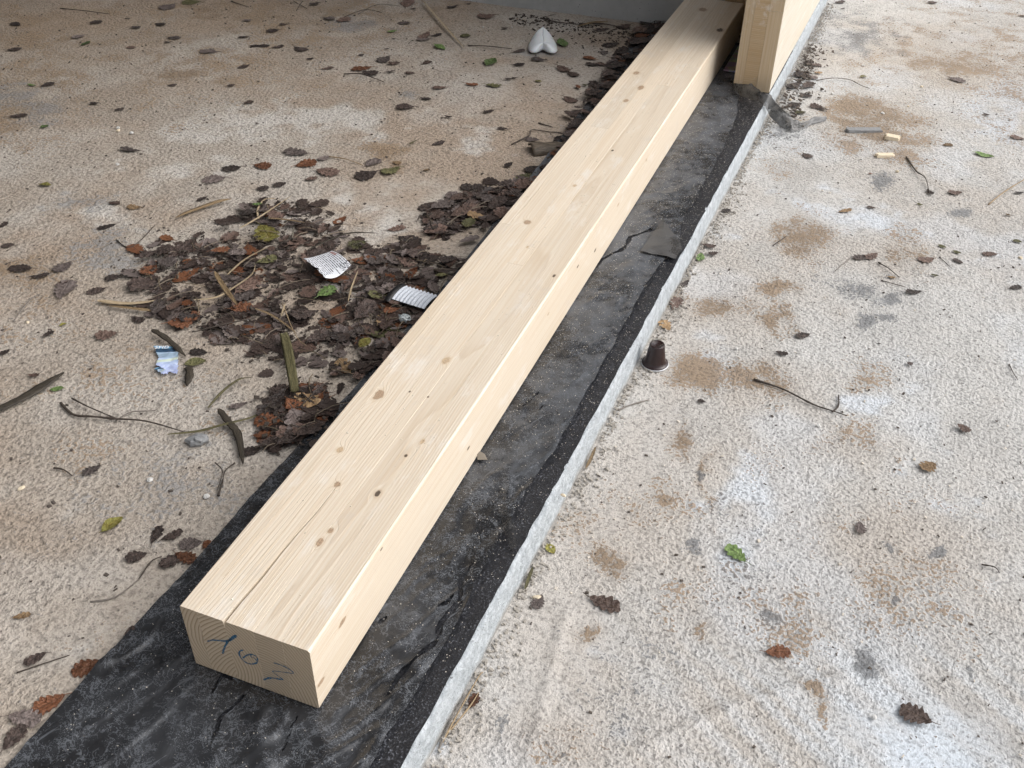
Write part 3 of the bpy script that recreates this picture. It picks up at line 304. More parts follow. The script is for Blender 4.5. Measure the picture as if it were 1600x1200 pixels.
def wood(name, early, late, knots=(), side_knots=(), ring=0.0027, contrast=0.55, axis='Y', tone=0.13, centre=(0.08, 0.05), spread=(0.16, 0.14), sharp=False):
    t = NT(name); p = t.coord('Object'); rnd = t.rand()
    x, y, z = t.sep(p)
    if axis == 'Z': x, y, z = x, z, y
    if axis == 'X': x, y, z = y, x, z
    r2 = t.math('FRACT', t.math('MULTIPLY', rnd, 37.31)); r3 = t.math('FRACT', t.math('MULTIPLY', rnd, 91.7))
    offs = t.math('MULTIPLY', rnd, 13.0)
    px = t.math('MULTIPLY_ADD', t.math('SUBTRACT', r2, .5), spread[0], centre[0])
    pz = t.math('MULTIPLY_ADD', t.math('SUBTRACT', r3, .5), spread[1], centre[1])
    q = t.comb(t.math('MULTIPLY', x, 9.0), t.math('MULTIPLY_ADD', y, 1.5, offs), t.math('MULTIPLY', z, 9.0))
    wob = t.sep(t.noise(q, 1.0, 3, .5, col=True))
    dx = t.math('ADD', t.math('SUBTRACT', x, px), t.math('MULTIPLY', t.math('SUBTRACT', wob[0], .5), .020))
    dz = t.math('ADD', t.math('SUBTRACT', z, pz), t.math('MULTIPLY', t.math('SUBTRACT', wob[1], .5), .020))
    r = t.math('SQRT', t.math('ADD', t.math('MULTIPLY', dx, dx), t.math('MULTIPLY', dz, dz)))
    kn = {}
    for lst, (c0, c1) in ((knots, (x, y)), (side_knots, (y, z))):
        for (ka, kb, kr, kk) in lst:
            fu, fv = (1.15 + .5 * ((ka * 977) % 1), .7 + .35 * ((kb * 613) % 1)) if lst is knots else (.6, 1.5)
            u = t.math('MULTIPLY', t.math('SUBTRACT', c0, ka), fu / kr)
            v = t.math('MULTIPLY', t.math('SUBTRACT', c1, kb), fv / kr)
            d2 = t.math('ADD', t.math('MULTIPLY', u, u), t.math('MULTIPLY', v, v))
            if kr >= .004:
                e = t.math('POWER', 2.718, t.math('MULTIPLY', d2, -0.34))
                r = t.math('MULTIPLY_ADD', e, kr * .8, r)
            if kk in kn: kn[kk] = t.math('MINIMUM', kn[kk], d2)
            else: kn[kk] = d2
    rr = t.math('MULTIPLY', r, 1.0 / ring)
    fr = t.math('FRACT', rr)
    late_m = t.math('MULTIPLY', t.math('POWER', fr, 3.2 if sharp else 2.6), t.step(fr, 1.0, 0.9))
    wide = t.noise(t.comb(t.math('MULTIPLY', r, 90.0), offs, t.math('MULTIPLY', y, .4)), 1.0, 2)
    late_m = t.math('MULTIPLY', late_m, t.math('MULTIPLY_ADD', wide, 1.1, 1.3 if sharp else .2))
    streak = t.noise(t.comb(t.math('MULTIPLY', x, 300.0), t.math('MULTIPLY_ADD', y, 2.2, offs), t.math('MULTIPLY', z, 300.0)), 1.0, 2)
    fib = t.noise(t.comb(t.math('MULTIPLY', x, 700.0), t.math('MULTIPLY', y, 14.0), t.math('MULTIPLY', z, 700.0)), 1.0, 2)
    c = t.mix(t.math('MULTIPLY', late_m, contrast), early, late)
    patch = t.noise(q, 0.8, 3)
    c = t.mix(t.math('MULTIPLY', t.step(patch, .5, .75), .35), c, tuple(a * b for a, b in zip(early, (.93, .84, .72))))
    k = t.math('ADD', t.math('MULTIPLY_ADD', fib, .14, .93 - tone / 2), t.math('MULTIPLY', rnd, tone))
    c = t.mix(t.math('MULTIPLY', t.step(streak, .42, .64), .1 if sharp else .42), c, tuple(a * b for a, b in zip(early, (.86, .77, .66))))
    scuff = t.math('MULTIPLY', t.step(t.noise(t.vec('MULTIPLY', p, (26.0, 9.0, 26.0)), 1.0, 5, .7), .54, .72), 0.0 if sharp else .55)
    # grey building dust and thumb marks
    smut = t.math('MULTIPLY', t.step(t.noise(p, 17, 5, .7), .56, .76), .38)
    c = t.mix(1.0, c, t.comb(k, k, k), 'MULTIPLY')
    c = t.mix(scuff, c, (0.77, 0.735, 0.68))
    c = t.mix(smut, c, tuple(a * .80 for a in (early[0], early[1] * 1.03, early[2] * 1.12)))
    kno = t.math('SUBTRACT', t.noise(p, 130, 3, .6), .5); knf = t.step(t.noise(p, 420, 2), .4, .7)
    for kk, d2 in kn.items():
        core, halo, am = {'b': ((0.38, 0.245, 0.15), (0.60, 0.47, 0.32), .78), 'd': ((0.045, 0.03, 0.022), (0.50, 0.36, 0.23), .85), 't': ((0.53, 0.37, 0.22), (0.60, 0.46, 0.30), .7)}[kk]
        dn = t.math('ADD', d2, t.math('MULTIPLY', kno, 2.2))
        c = t.mix(t.math('MULTIPLY', t.step(dn, 2.6, 0.9), .5 * am), c, halo)
        kc = t.mix(knf, core, tuple(q * .55 for q in core))
        c = t.mix(t.math('MULTIPLY', t.step(dn, 1.25, .55), am), c, kc)
    h = t.math('ADD', t.math('MULTIPLY', late_m, .5), t.math('MULTIPLY', fib, .6))
    return t.done(t.bsdf(c, 0.62, t.bump(h, 0.0006), spec=.28))

EARLY, LATE = (0.71, 0.625, 0.51), (0.52, 0.395, 0.275)
M_beam = wood('spruce_glulam', EARLY, LATE, TOP_KNOTS, SIDE_KNOTS, contrast=.62, centre=(0.08, -0.04), spread=(0.30, 0.22))
M_beam_end = wood('spruce_end_grain', (0.60, 0.49, 0.36), (0.30, 0.20, 0.115), ring=0.0044, contrast=.62, sharp=True, tone=.2, centre=(0.08, 0.02), spread=(0.2, 0.16))
M_panel = wood('spruce_panel', (0.64, 0.51, 0.35), (0.50, 0.35, 0.20), ring=.004, contrast=.5, axis='Z', centre=(.2, 2.2), spread=(.5, .6))
M_panel_face = wood('spruce_panel_face', (0.64, 0.60, 0.52), (0.52, 0.43, 0.32), ring=.005, contrast=.5, axis='Y', centre=(.35, .5), spread=(.1, .8))
M_panel_end = wood('spruce_panel_end', (0.58, 0.44, 0.28), (0.42, 0.28, 0.15), ring=.0042, contrast=.8, axis='X', centre=(2.0, .3), spread=(.2, 1.0))
M_shaded_wood = wood('shaded_spruce', (0.50, 0.36, 0.21), (0.36, 0.22, 0.11), axis='Z', centre=(.2, 2.2), spread=(.5, .6))  # darker spruce: the shade behind the beam is put into the colour

t = NT('bitumen_membrane'); p = t.coord()
n = t.noise(p, 55, 5, .68); n2 = t.noise(p, 7, 4); f = t.noise(p, 380, 3, .6)
dust = t.math('MULTIPLY', t.step(f, .52, .72), t.step(t.math('ADD', n, t.math('MULTIPLY', n2, .6)), .62, .95))
c = t.mix(t.math('MULTIPLY', dust, .75), (0.0085, 0.009, 0.012), (0.19, 0.20, 0.23))
M_membrane = t.done(t.bsdf(c, t.math('MULTIPLY_ADD', n, .35, .28), t.bump(t.math('ADD', n, t.math('MULTIPLY', f, .3)), .003), spec=.45))

def film_material(name, base, haze, alpha, tears=False):
    t = NT(name); p = t.coord()
    x, y, z = t.sep(p)
    n = t.noise(p, 34, 4, .6); n2 = t.noise(p, 5.0, 4, .6); f = t.noise(p, 640, 2, .6); fold = t.noise(p, 13, 2, .5, .8)
    st = t.noise(t.comb(t.math('MULTIPLY_ADD', x, 95.0, t.math('MULTIPLY', y, -44.0)), t.math('MULTIPLY_ADD', y, 12.0, t.math('MULTIPLY', x, 9.0)), 0.0), 1.0, 3, .6)
    web = t.step(t.math('ABSOLUTE', t.math('SUBTRACT', t.noise(p, 75, 3, .6, .5), .5)), .030, .006)
    scr = t.math('MAXIMUM', t.math('MULTIPLY', t.math('MULTIPLY', t.step(st, .64, .665), t.step(n2, .44, .56)), .55), t.math('MULTIPLY', t.math('MULTIPLY', web, t.step(n, .36, .54)), .6))
    # dust lies thicker towards the sawing place by the upright wall
    far = t.step(y, -.1, 1.3)
    d = t.math('MULTIPLY', t.step(t.math('ADD', t.math('MULTIPLY', n, .45), n2), .55, .95), t.math('MULTIPLY_ADD', far, .5, .2))
    speck = t.math('MULTIPLY', t.step(f, .56, .66), t.math('MULTIPLY_ADD', far, .8, t.math('MULTIPLY', t.step(n, .42, .60), .75)))
    d = t.math('MAXIMUM', t.math('ADD', d, speck, clamp=True), scr)
    c = t.mix(d, base, haze)
    al = t.math('MULTIPLY_ADD', t.math('MAXIMUM', d, t.step(n2, .36, .5)), 1 - alpha, alpha, clamp=True)
    if tears:
        tr = t.attr('whole')['Fac']
        al = t.math('MULTIPLY', al, t.step(t.math('ADD', tr, t.math('MULTIPLY', t.math('SUBTRACT', t.noise(p, 240, 2), .5), .35)), .46, .54))
    ck = t.math('ADD', t.math('MULTIPLY', fold, .8), t.math('ADD', t.math('MULTIPLY', n, .35), t.math('MULTIPLY', f, .06)))
    return t.done(t.bsdf(c, t.math('MULTIPLY_ADD', d, .4, .20), t.bump(ck, .004), spec=.55, alpha=al))
M_film = film_material('smoky_plastic_film', (0.015, 0.0155, 0.0172), (0.145, 0.157, 0.176), .74, True)
M_flap = film_material('clear_grey_film', (0.035, 0.034, 0.033), (0.12, 0.12, 0.12), .35)
M_scrap = film_material('grey_plastic_film', (0.10, 0.098, 0.095), (0.20, 0.20, 0.20), .6)

def leaf_material(name, c0, c1, vein, rough, spec=.4):
    t = NT(name); uv = t.n('ShaderNodeUVMap').outputs[0]; rnd = t.rand()
    u, v, _ = t.sep(uv); p = t.coord()
    au = t.math('ABSOLUTE', u)
    n = t.noise(t.vec('ADD', p, t.comb(t.math('MULTIPLY', rnd, 40.0), 0.0, 0.0)), 5.0, 4, .6)
    c = t.mix(t.step(n, .32, .7), c0, c1)
    k = t.math('MULTIPLY_ADD', rnd, 1.15, .6)
    c = t.mix(1.0, c, t.comb(k, k, k), 'MULTIPLY')
    mid = t.step(au, .07, .03)
    sv = t.math('ABSOLUTE', t.math('SUBTRACT', t.math('FRACT', t.math('SUBTRACT', t.math('MULTIPLY', v, 7.0), t.math('MULTIPLY', au, 1.6))), .5))
    sv = t.math('MULTIPLY', t.step(sv, .07, .02), .5)
    ve = t.math('MAXIMUM', mid, sv)
    c = t.mix(t.math('MULTIPLY', ve, .45), c, vein)
    nm = t.bump(t.math('ADD', t.math('MULTIPLY', ve, -.6), n), .008)
    return t.done(t.bsdf(c, rough, nm, spec=spec))
LEAF_M = {
 'b': leaf_material('leaf_brown', (0.085, 0.053, 0.042), (0.155, 0.105, 0.085), (0.19, 0.13, 0.09), .5),
 'd': leaf_material('leaf_dark_brown', (0.032, 0.023, 0.020), (0.078, 0.056, 0.048), (0.09, 0.065, 0.05), .42),
 'g': leaf_material('leaf_grey_brown', (0.105, 0.082, 0.074), (0.175, 0.145, 0.135), (0.22, 0.18, 0.16), .6, .3),
 'r': leaf_material('leaf_rust', (0.105, 0.038, 0.017), (0.185, 0.080, 0.040), (0.20, 0.10, 0.05), .45),
 'n': leaf_material('leaf_green', (0.075, 0.125, 0.032), (0.15, 0.215, 0.075), (0.24, 0.29, 0.15), .45),
 'o': leaf_material('leaf_olive', (0.075, 0.075, 0.030), (0.15, 0.14, 0.065), (0.20, 0.18, 0.10), .5),
 't': leaf_material('leaf_tan', (0.23, 0.145, 0.075), (0.34, 0.235, 0.135), (0.38, 0.28, 0.18), .6, .3),
 'y': leaf_material('leaf_yellow_green', (0.17, 0.135, 0.025), (0.27, 0.26, 0.07), (0.30, 0.25, 0.10), .5),
}
M_twig = {'d': plain('twig_dark', (0.055, 0.042, 0.033), .7, .35, 200, .001), 'g': plain('twig_grey', (0.17, 0.15, 0.13), .7, .3, 200, .001), 't': plain('twig_tan', (0.30, 0.22, 0.13), .7, .3, 200, .001)}
def reed_material(name, a, b):
    t = NT(name); uv = t.n('ShaderNodeUVMap').outputs[0]; u, v, _ = t.sep(uv)
    n = t.noise(t.comb(t.math('MULTIPLY', u, 7.0), t.math('MULTIPLY', v, 1.2), t.rand()), 1.0, 4, .6)
    c = t.mix(t.step(n, .35, .68), a, b)
    return t.done(t.bsdf(c, .55, t.bump(n, .001), spec=.35))
M_reed = {'p': reed_material('reed_pale', (0.34, 0.25, 0.15), (0.50, 0.41, 0.28)), 't': reed_material('reed_tan', (0.16, 0.105, 0.055), (0.32, 0.235, 0.135)),
          'o': reed_material('reed_olive', (0.07, 0.065, 0.03), (0.17, 0.15, 0.075)), 'k': reed_material('reed_dark', (0.028, 0.023, 0.018), (0.075, 0.062, 0.045)),
          'd': reed_material('reed_dark_brown', (0.03, 0.022, 0.017), (0.07, 0.05, 0.036)), 'g': reed_material('reed_grey', (0.16, 0.14, 0.115), (0.26, 0.23, 0.19))}

# ------------------------------------------------------------------ the setting: two floors, slab edge, back wall, unseen left wall and roof added for the light
def axis_points(lo, hi, step, far_lo, far_hi):
    mid = np.arange(lo, hi + step / 2, step)
    def out(d):
        a = []; s = step
        while sum(a) < d: s *= 1.6; a.append(s)
        c = np.cumsum(a); return c * (d / c[-1]) if len(c) else c
    L = lo - out(lo - far_lo)[::-1] if lo > far_lo else np.array([])
    H = hi + out(far_hi - hi) if far_hi > hi else np.array([])
    return np.concatenate([L, mid, H])

def stain_fields(x, y, side):
    ch = [np.zeros_like(x) for _ in range(4)]
    w1, w2 = (fbm(x * 22, y * 22, 201, 4) - .5) * .07, (fbm(x * 22 + 5, y * 22, 301, 4) - .5) * .07
    x, y = x + w1, y + w2
    for s, c, cx, cy, ux, uy, vx, vy, amp in STAINS:
        if s != side: continue
        det = ux * vy - uy * vx
        a = ((x - cx) * vy - (y - cy) * vx) / det
        b = (-(x - cx) * uy + (y - cy) * ux) / det
        ch[c] = np.maximum(ch[c], amp * np.exp(-0.9 * (a * a + b * b)))
    return ch

RIDGES = {'R': [([(0.47, .100), (0.585, .225), (0.70, .315), (0.80, .37)], .0045, .008), ([(.383, .045), (.372, .14), (.350, .30)], .003, .006), ([(.78, 2.35), (.98, 2.95)], -.0012, .006), ([(.62, .16), (.80, .27), (.98, .36)], -.0008, .005)], 'L': []}
def mixc(a, b, f): return a + (b - a) * f[:, None]
def sstep(v, lo, hi):
    q = np.clip((v - lo) / (hi - lo), 0, 1); return q * q * (3 - 2 * q)
PAL = {'L': dict(a=(0.35, 0.283, 0.222), b=(0.395, 0.350, 0.30), white=(0.53, 0.505, 0.47), brown=(0.20, 0.145, 0.095), grey=(0.22, 0.215, 0.21)),
       'R': dict(a=(0.475, 0.443, 0.405), b=(0.525, 0.515, 0.495), white=(0.59, 0.625, 0.665), brown=(0.19, 0.135, 0.085), grey=(0.15, 0.155, 0.16))}
def floor_sheet(name, xs, ys, side, z, mat, xmap=None):
    X, Y = np.meshgrid(xs, ys)
    if xmap is not None: X = xmap(X, Y)
    near = np.exp(-((X / 3.0) ** 2 + ((Y - 1) / 3.0) ** 2))
    r, g, b, s = stain_fields(X.ravel(), Y.ravel(), side)
    fx, fy = X.ravel(), Y.ravel()
    mid = fbm(fx * 15, fy * 15, 51, 4); big = fbm(fx * 2.6, fy * 2.6, 71, 4); mid2 = fbm(fx * 30 + 9, fy * 30, 33, 3)
    stipple = 1 - .78 * sstep(s + (mid - .5) * 1.0, .25, .85)
    Z = z + near * ((fbm(X * 3.5, Y * 3.5, 3) - .5) * .006 + (fbm(X * 40, Y * 40, 9, 3) - .5) * .0034 * stipple.reshape(X.shape))
    for pts, hh, ww in RIDGES[side]:
        d, tt = seg_dist(X, Y, pts); Z = Z + hh * np.exp(-(d / ww) ** 2) * sstep(np.minimum(tt, 1 - tt), 0, .12)
    nx, ny = len(xs), len(ys)
    v = np.stack([X.ravel(), Y.ravel(), Z.ravel()], 1)
    i = np.arange(nx * ny).reshape(ny, nx)
    f = np.stack([i[:-1, :-1], i[:-1, 1:], i[1:, 1:], i[1:, :-1]], -1).reshape(-1, 4)
    me = bpy.data.meshes.new(name)
    me.vertices.add(len(v)); me.vertices.foreach_set('co', v.astype(np.float32).ravel())
    me.loops.add(f.size); me.loops.foreach_set('vertex_index', f.astype(np.int32).ravel())
    me.polygons.add(len(f)); me.polygons.foreach_set('loop_start', np.arange(0, f.size, 4, dtype=np.int32))
    me.update(calc_edges=True)
    me.polygons.foreach_set('use_smooth', np.ones(len(f), dtype=bool))
    me.materials.append(mat)
    P = {k: np.array(q) for k, q in PAL[side].items()}
    n = len(v); one = np.ones((n, 1))
    tone = mixc(P['a'] * one, P['b'] * one, sstep(big * .75 + mid * .35, .38, .72))
    tone = mixc(tone, P['white'] * one, .82 * sstep(g + (mid - .5) * 1.3 + (mid2 - .5) * 1.0, .3, .9))
    tone = mixc(tone, P['b'] * .86 * one, .5 * sstep(fbm(fx * 7, fy * 7, 19, 4), .5, .7))
    pale = sstep(fbm(fx * 5.3 + 4, fy * 5.3, 91, 4), .52, .72); tone = mixc(tone, P['white'] * one, .35 * pale)
    tone = mixc(tone, P['brown'] * 1.5 * one, .34 * np.clip(r, 0, 1))
    if side == 'R':      # brushed finish where the float was dragged across
        bs = fbm((fx * .84 - fy * .54) * 5, (fx * .54 + fy * .84) * 75, 5, 2); msk = np.exp(-(((fx - .83) / .30) ** 2 + ((fy - .22) / .17) ** 2))
        tone = tone * (1 + .34 * (bs - .5) * msk)[:, None]; tone = mixc(tone, P['white'] * np.array((.95, 1.0, 1.04)) * one, .55 * msk * sstep(bs, .3, .7))
    bm = r + (mid - .5) * 1.3 + (mid2 - .5) * .8 - .04 + .25 * sstep(fbm(fx * 6 + 3, fy * 6, 13, 4), .58, .75)
    gm = b + (mid2 - .5) * 1.2 - .05
    def put(nm, arr):
        at = me.attributes.new(nm, 'FLOAT_COLOR', 'POINT'); at.data.foreach_set('color', np.c_[arr, np.ones(n)].astype(np.float32).ravel())
    put('tone', tone)
    put('brown', P['brown'] * (.8 + .8 * mid[:, None])); put('grey', P['grey'] * (.7 + .7 * mid2[:, None]))
    at = me.attributes.new('stain', 'FLOAT_VECTOR', 'POINT')
    at.data.foreach_set('vector', np.stack([bm * (r > .04) + .4 * (bm - .2) * (r <= .04), gm * (b > .04), .14 + 1.0 * stipple], 1).astype(np.float32).ravel())
    return tag(obj(name, me), kind='structure')

xs = axis_points(-2.1, 0.262, 0.008, -9.0, 0.262)
ys = axis_points(-0.35, 2.5, 0.008, -6.0, 9.0)
k0 = xs[-1]
floor_sheet('floor_slab', xs, ys, 'L', ZSLAB, M_slab, lambda X, Y: X + np.clip((X + .2) / (k0 + .2), 0, 1) * (0.0185 * np.clip(Y, -.4, 3.6)))
xs = axis_points(0.20, 1.25, 0.006, 0.12, 60.0)
ys = axis_points(-0.2, 3.4, 0.007, -60.0, 60.0)
floor_sheet('floor', xs, ys, 'R', ZLOW, M_low)
# ground beyond the building
me = mesh_of('ground', [(-90, -90, -.30), (90, -90, -.30), (90, 90, -.30), (-90, 90, -.30)], [(0, 1, 2, 3)], plain('ground_dirt', (0.22, 0.19, 0.15), .95, .3, 3))
tag(obj('ground', me), kind='structure')

# broken white edge of the slab, facing the lower floor
ys = np.arange(-0.6, 3.62, 0.004); n = len(ys)
rows = [(-0.020, -0.0068), (-0.0035, -0.0042), (-0.001, -0.0068), (-0.0003, -0.018), (0.0, -0.034), (0.0, -0.052), (0.0008, -0.070)]
V = []
for k, (dx, z) in enumerate(rows):
    w = .0034 if 0 < k < 3 else .0020
    jx = (fbm(ys * 55, ys * 0 + k * .35, 21) - .5) * w + (fbm(ys * 6, ys * 0 + .3, 5) - .5) * .003
    jz = (fbm(ys * 70, ys * 0 + 7 + k, 31) - .5) * (.005 if k in (1, 2) else .0025)
    V.append(np.stack([kerb_x(ys) + dx + jx, ys, z + jz], 1))
V = np.concatenate(V)
F = [(k * n + i, k * n + i + 1, (k + 1) * n + i + 1, (k + 1) * n + i) for k in range(len(rows) - 1) for i in range(n - 1)]
me = mesh_of('slab_edge', V, [f[::-1] for f in F], M_edge, smooth=True)
tag(obj('slab_edge', me), kind='structure')

def box_mesh(name, x0, x1, y0, y1, z0, z1, mat, ch=0.0, bend=None):
    return board_mesh(name, [(y0, x0, x1), (y1, x0, x1)], z0, z1, mat, ch=ch)

def board_mesh(name, stations, z0, z1, mats, ch=0.0003, right_ch=None, left_ch=None, low=None):
    """a board along Y; stations are (y, left x, right x); arrises taken off by ch"""
    lc = ch if left_ch is None else left_ch; rc = ch if right_ch is None else right_ch
    V = []; F = []; mi = []
    for (y, a, b) in stations:
        a2, b2 = low(y, a, b) if low else (a, b)
        V += [(a2, y, z0), (b2 - min(rc, .002), y, z0), (b2, y, z0 + min(rc, .002)), (b2, y, z1 - max(.011, rc * 1.5)), (b, y, z1 - rc), (b - rc, y, z1), (a + lc, y, z1), (a, y, z1 - lc), (a2, y, z1 - max(.011, lc * 1.5))]
    m_ = 9
    for i in range(len(stations) - 1):
        for j in range(m_):
            F.append((i * m_ + j, i * m_ + (j + 1) % m_, (i + 1) * m_ + (j + 1) % m_, (i + 1) * m_ + j)); mi.append(0)
    F.append(tuple(range(m_))[::-1]); F.append(tuple((len(stations) - 1) * m_ + j for j in range(m_)))
    two = isinstance(mats, (list, tuple)) and len(mats) > 1
    mi += [1 if two else 0] * 2
    F = [f[::-1] for f in F]
    return mesh_of(name, V, F, mats, mat_idx=mi)

tag(obj('wall_back', board_mesh('wall_back', [(2.352, -9.0, 0.085), (2.75, -9.0, 0.085)], -.05, 1.2, M_wall, ch=.004)), kind='structure').rotation_euler = (0, 0, rad(2.2))
bpy.data.objects['wall_back'].location = (0.0, 0.035, 0)
tag(obj('added_wall_left', board_mesh('added_wall_left', [(-5.5, -4.6, -4.3), (2.2, -4.6, -4.3)], -.05, 2.54, M_wall, ch=.004)), kind='structure')  # unseen wall, added with the roof to make the light one-sided
tag(obj('added_ceiling', board_mesh('added_ceiling', [(-5.0, -4.8, -0.05), (7.0, -4.8, -0.05)], 2.55, 2.75, M_added_ceiling, ch=.004)), kind='structure')  # unseen, added to darken the left; its height and edge shape the light

# ------------------------------------------------------------------ membrane and film strip under the beam
def strip_grid(name, ys, left, right, nu, zfun, mat, cut=None, uv=False):
    U = np.linspace(0, 1, nu)
    L = np.array([left(y) for y in ys])[:, None]; R = np.array([right(y) for y in ys])[:, None]
    X = L + (R - L) * U[None, :]; Y = np.repeat(ys[:, None], nu, 1)
    Z = zfun(X, Y)
    i = np.arange(len(ys) * nu).reshape(len(ys), nu)
    f = np.stack([i[:-1, :-1], i[:-1, 1:], i[1:, 1:], i[1:, :-1]], -1).reshape(-1, 4)
    v = np.stack([X.ravel(), Y.ravel(), Z.ravel()], 1)
    if cut is not None:
        c = v[f].mean(1); f = f[~cut(c[:, 0], c[:, 1])]
    me = mesh_of(name, v, f, mat, smooth=True)
    return me

def ipl(tab):
    t = sorted((y, x) for x, y in tab); a = [q[0] for q in t]; b = [q[1] for q in t]
    return lambda y: float(np.interp(y, a, b))
fl, fr = ipl(FILM_LEFT), ipl(FILM_RIGHT + [(0.266, 1.22), (0.270, 1.5), (0.262, 1.8), (0.235, 1.96), (0.21, 2.04), (0.19, 2.32)])
def m_left(y): return fl(y) + float(np.interp(y, [-.3, .1, .5, 2.3], [.05, .047, .030, .03])) + float(fbm(y * 14, 0.2, 4) - .5) * .012
def m_right(y): return kerb_x(y) - .0035 + float(fbm(y * 40, 1.7, 14) - .5) * .004
ys = np.arange(-0.32, 2.33, .010)
me = strip_grid('bitumen_membrane', ys, m_left, m_right, 44, lambda X, Y: -0.0030 + (fbm(X * 60, Y * 60, 2) - .5) * .0012, M_membrane)
tag(obj('bitumen_membrane', me), 'black bitumen membrane strip on the slab edge under the timber beam', 'membrane')

def film_z(X, Y):
    out = np.clip(np.maximum(-0.004 - X, X - 0.164) / .012, 0, 1)
    out = np.where(Y < -0.004, np.maximum(out, np.clip((-0.004 - Y) / .012, 0, 1)), out)
    crumple = np.abs(fbm(X * 26 + Y * 8, Y * 16 - X * 6, 41, 4) - .5) * 2
    ridge = np.clip(1 - np.abs(fbm(X * 9 + Y * 3, Y * 5 - X * 7, 77, 3) - .5) * 14, 0, 1)
    ridge = np.maximum(ridge ** 1.6, .6 * np.clip(1 - np.abs(fbm(X * 30 - Y * 12, Y * 7 + X * 3, 99, 2) - .5) * 11, 0, 1))
    return -0.0012 + out * (.0006 + crumple * .0035 + ridge * .0048 * np.clip(.4 + (0.45 - Y), .35, 1.2))
def whole(x, y):
    """0 on a tear, 1 on sound film"""
    k = np.ones(len(x))
    for i, tr in enumerate(TEARS):
        d, tt = seg_dist(x, y, tr)
        w = (.0010 + .0045 * vnoise(x * 90, y * 90, 60 + i)) * np.sin(np.clip(tt, .02, .98) * math.pi) ** .5 * (1.2 if i in (0, 2) else .7)
        k = np.minimum(k, np.clip(.5 + (d - w) / .008, 0, 1))
    return k
ys = np.arange(-0.32, 2.30, .0035)
me = strip_grid('plastic_film', ys, fl, lambda y: fr(y) + float(fbm(y * 22, .6, 8) - .5) * .009, 104, film_z, M_film)
co = np.empty(len(me.vertices) * 3, np.float32); me.vertices.foreach_get('co', co); co = co.reshape(-1, 3)
at = me.attributes.new('whole', 'FLOAT', 'POINT'); at.data.foreach_set('value', whole(co[:, 0].astype(float), co[:, 1].astype(float)).astype(np.float32))
o = tag(obj('plastic_film', me), 'torn smoky plastic film laid lengthwise beneath the timber beam', 'plastic film')

def patch_mesh(name, pts, z, mat, lift=.01, seed=0, rings=6):
    c = np.mean(np.array(pts), 0); pts = np.array(pts); n = len(pts)
    fine = []
    for i in range(n):
        a, b = pts[i], pts[(i + 1) % n]
        for t_ in np.linspace(0, 1, 6, endpoint=False): fine.append(a + (b - a) * t_)
    fine = np.array(fine); n = len(fine); V = [(c[0], c[1], z + lift * .6)]; F = []
    for k in range(1, rings + 1):
        s = k / rings
        for q in fine:
            p_ = c + (q - c) * s
            V.append((p_[0], p_[1], z + lift * (.6 + .5 * (float(fbm(p_[0] * 70, p_[1] * 70, seed)) - .5) * 2 - .5 * s * s * (float(vnoise(p_[0] * 30, p_[1] * 30, seed + 5)) > .35))))
    for i in range(n): F.append((0, 1 + i, 1 + (i + 1) % n))
    for k in range(rings - 1):
        for i in range(n):
            a = 1 + k * n + i; b = 1 + k * n + (i + 1) % n
            F.append((a, a + n, b + n, b))
    return mesh_of(name, V, F, mat, smooth=True)
for pts, lb, mt in zip(FLAPS, ('grey translucent film flap folded up beside the white slab edge', 'small grey plastic film scrap on the bare membrane in front', 'tiny buff paper scrap against the foot of the beam'), (M_flap, M_flap, M_reed['g'])):
    tag(obj('film_scrap', patch_mesh('film_scrap', pts, .004, mt, .0035 if 'flap' in lb else .0015, len(lb))), lb, 'film scrap')

# crumpled film hanging over the slab edge at the panel's foot
nu = 9; V = []; F = []
DU = np.array(DRAPE_UPPER); DL = np.array(DRAPE_LOWER)
tt = np.linspace(0, len(DU) - 1, 56)
for i, q in enumerate(tt):
    a = np.array([np.interp(q, range(len(DU)), DU[:, k]) for k in range(3)]); b = np.array([np.interp(q, range(len(DL)), DL[:, k]) for k in range(3)])
    for j in range(nu):
        s = j / (nu - 1); p_ = a + (b - a) * s
        e = math.sin(s * math.pi)
        fold = (float(fbm(q * 2.2, s * 4.5, 12, 3)) - .5)
        V.append((p_[0] + fold * .012 * e, p_[1] - abs(fold) * .010, p_[2] + e * .007 + fold * .026 * (.3 + e)))
for i in range(len(tt) - 1):
    for j in range(nu - 1):
        a = i * nu + j; F.append((a, a + nu, a + nu + 1, a + 1))
V = [(x, y, max(z, (ZLOW + .002) if x > kerb_x(y) + .004 else .0015)) for x, y, z in V]
tag(obj('draped_film', mesh_of('draped_film', V, F, M_scrap, smooth=True)), 'crumpled grey film trailing over the slab edge from under the upright panel', 'plastic film')

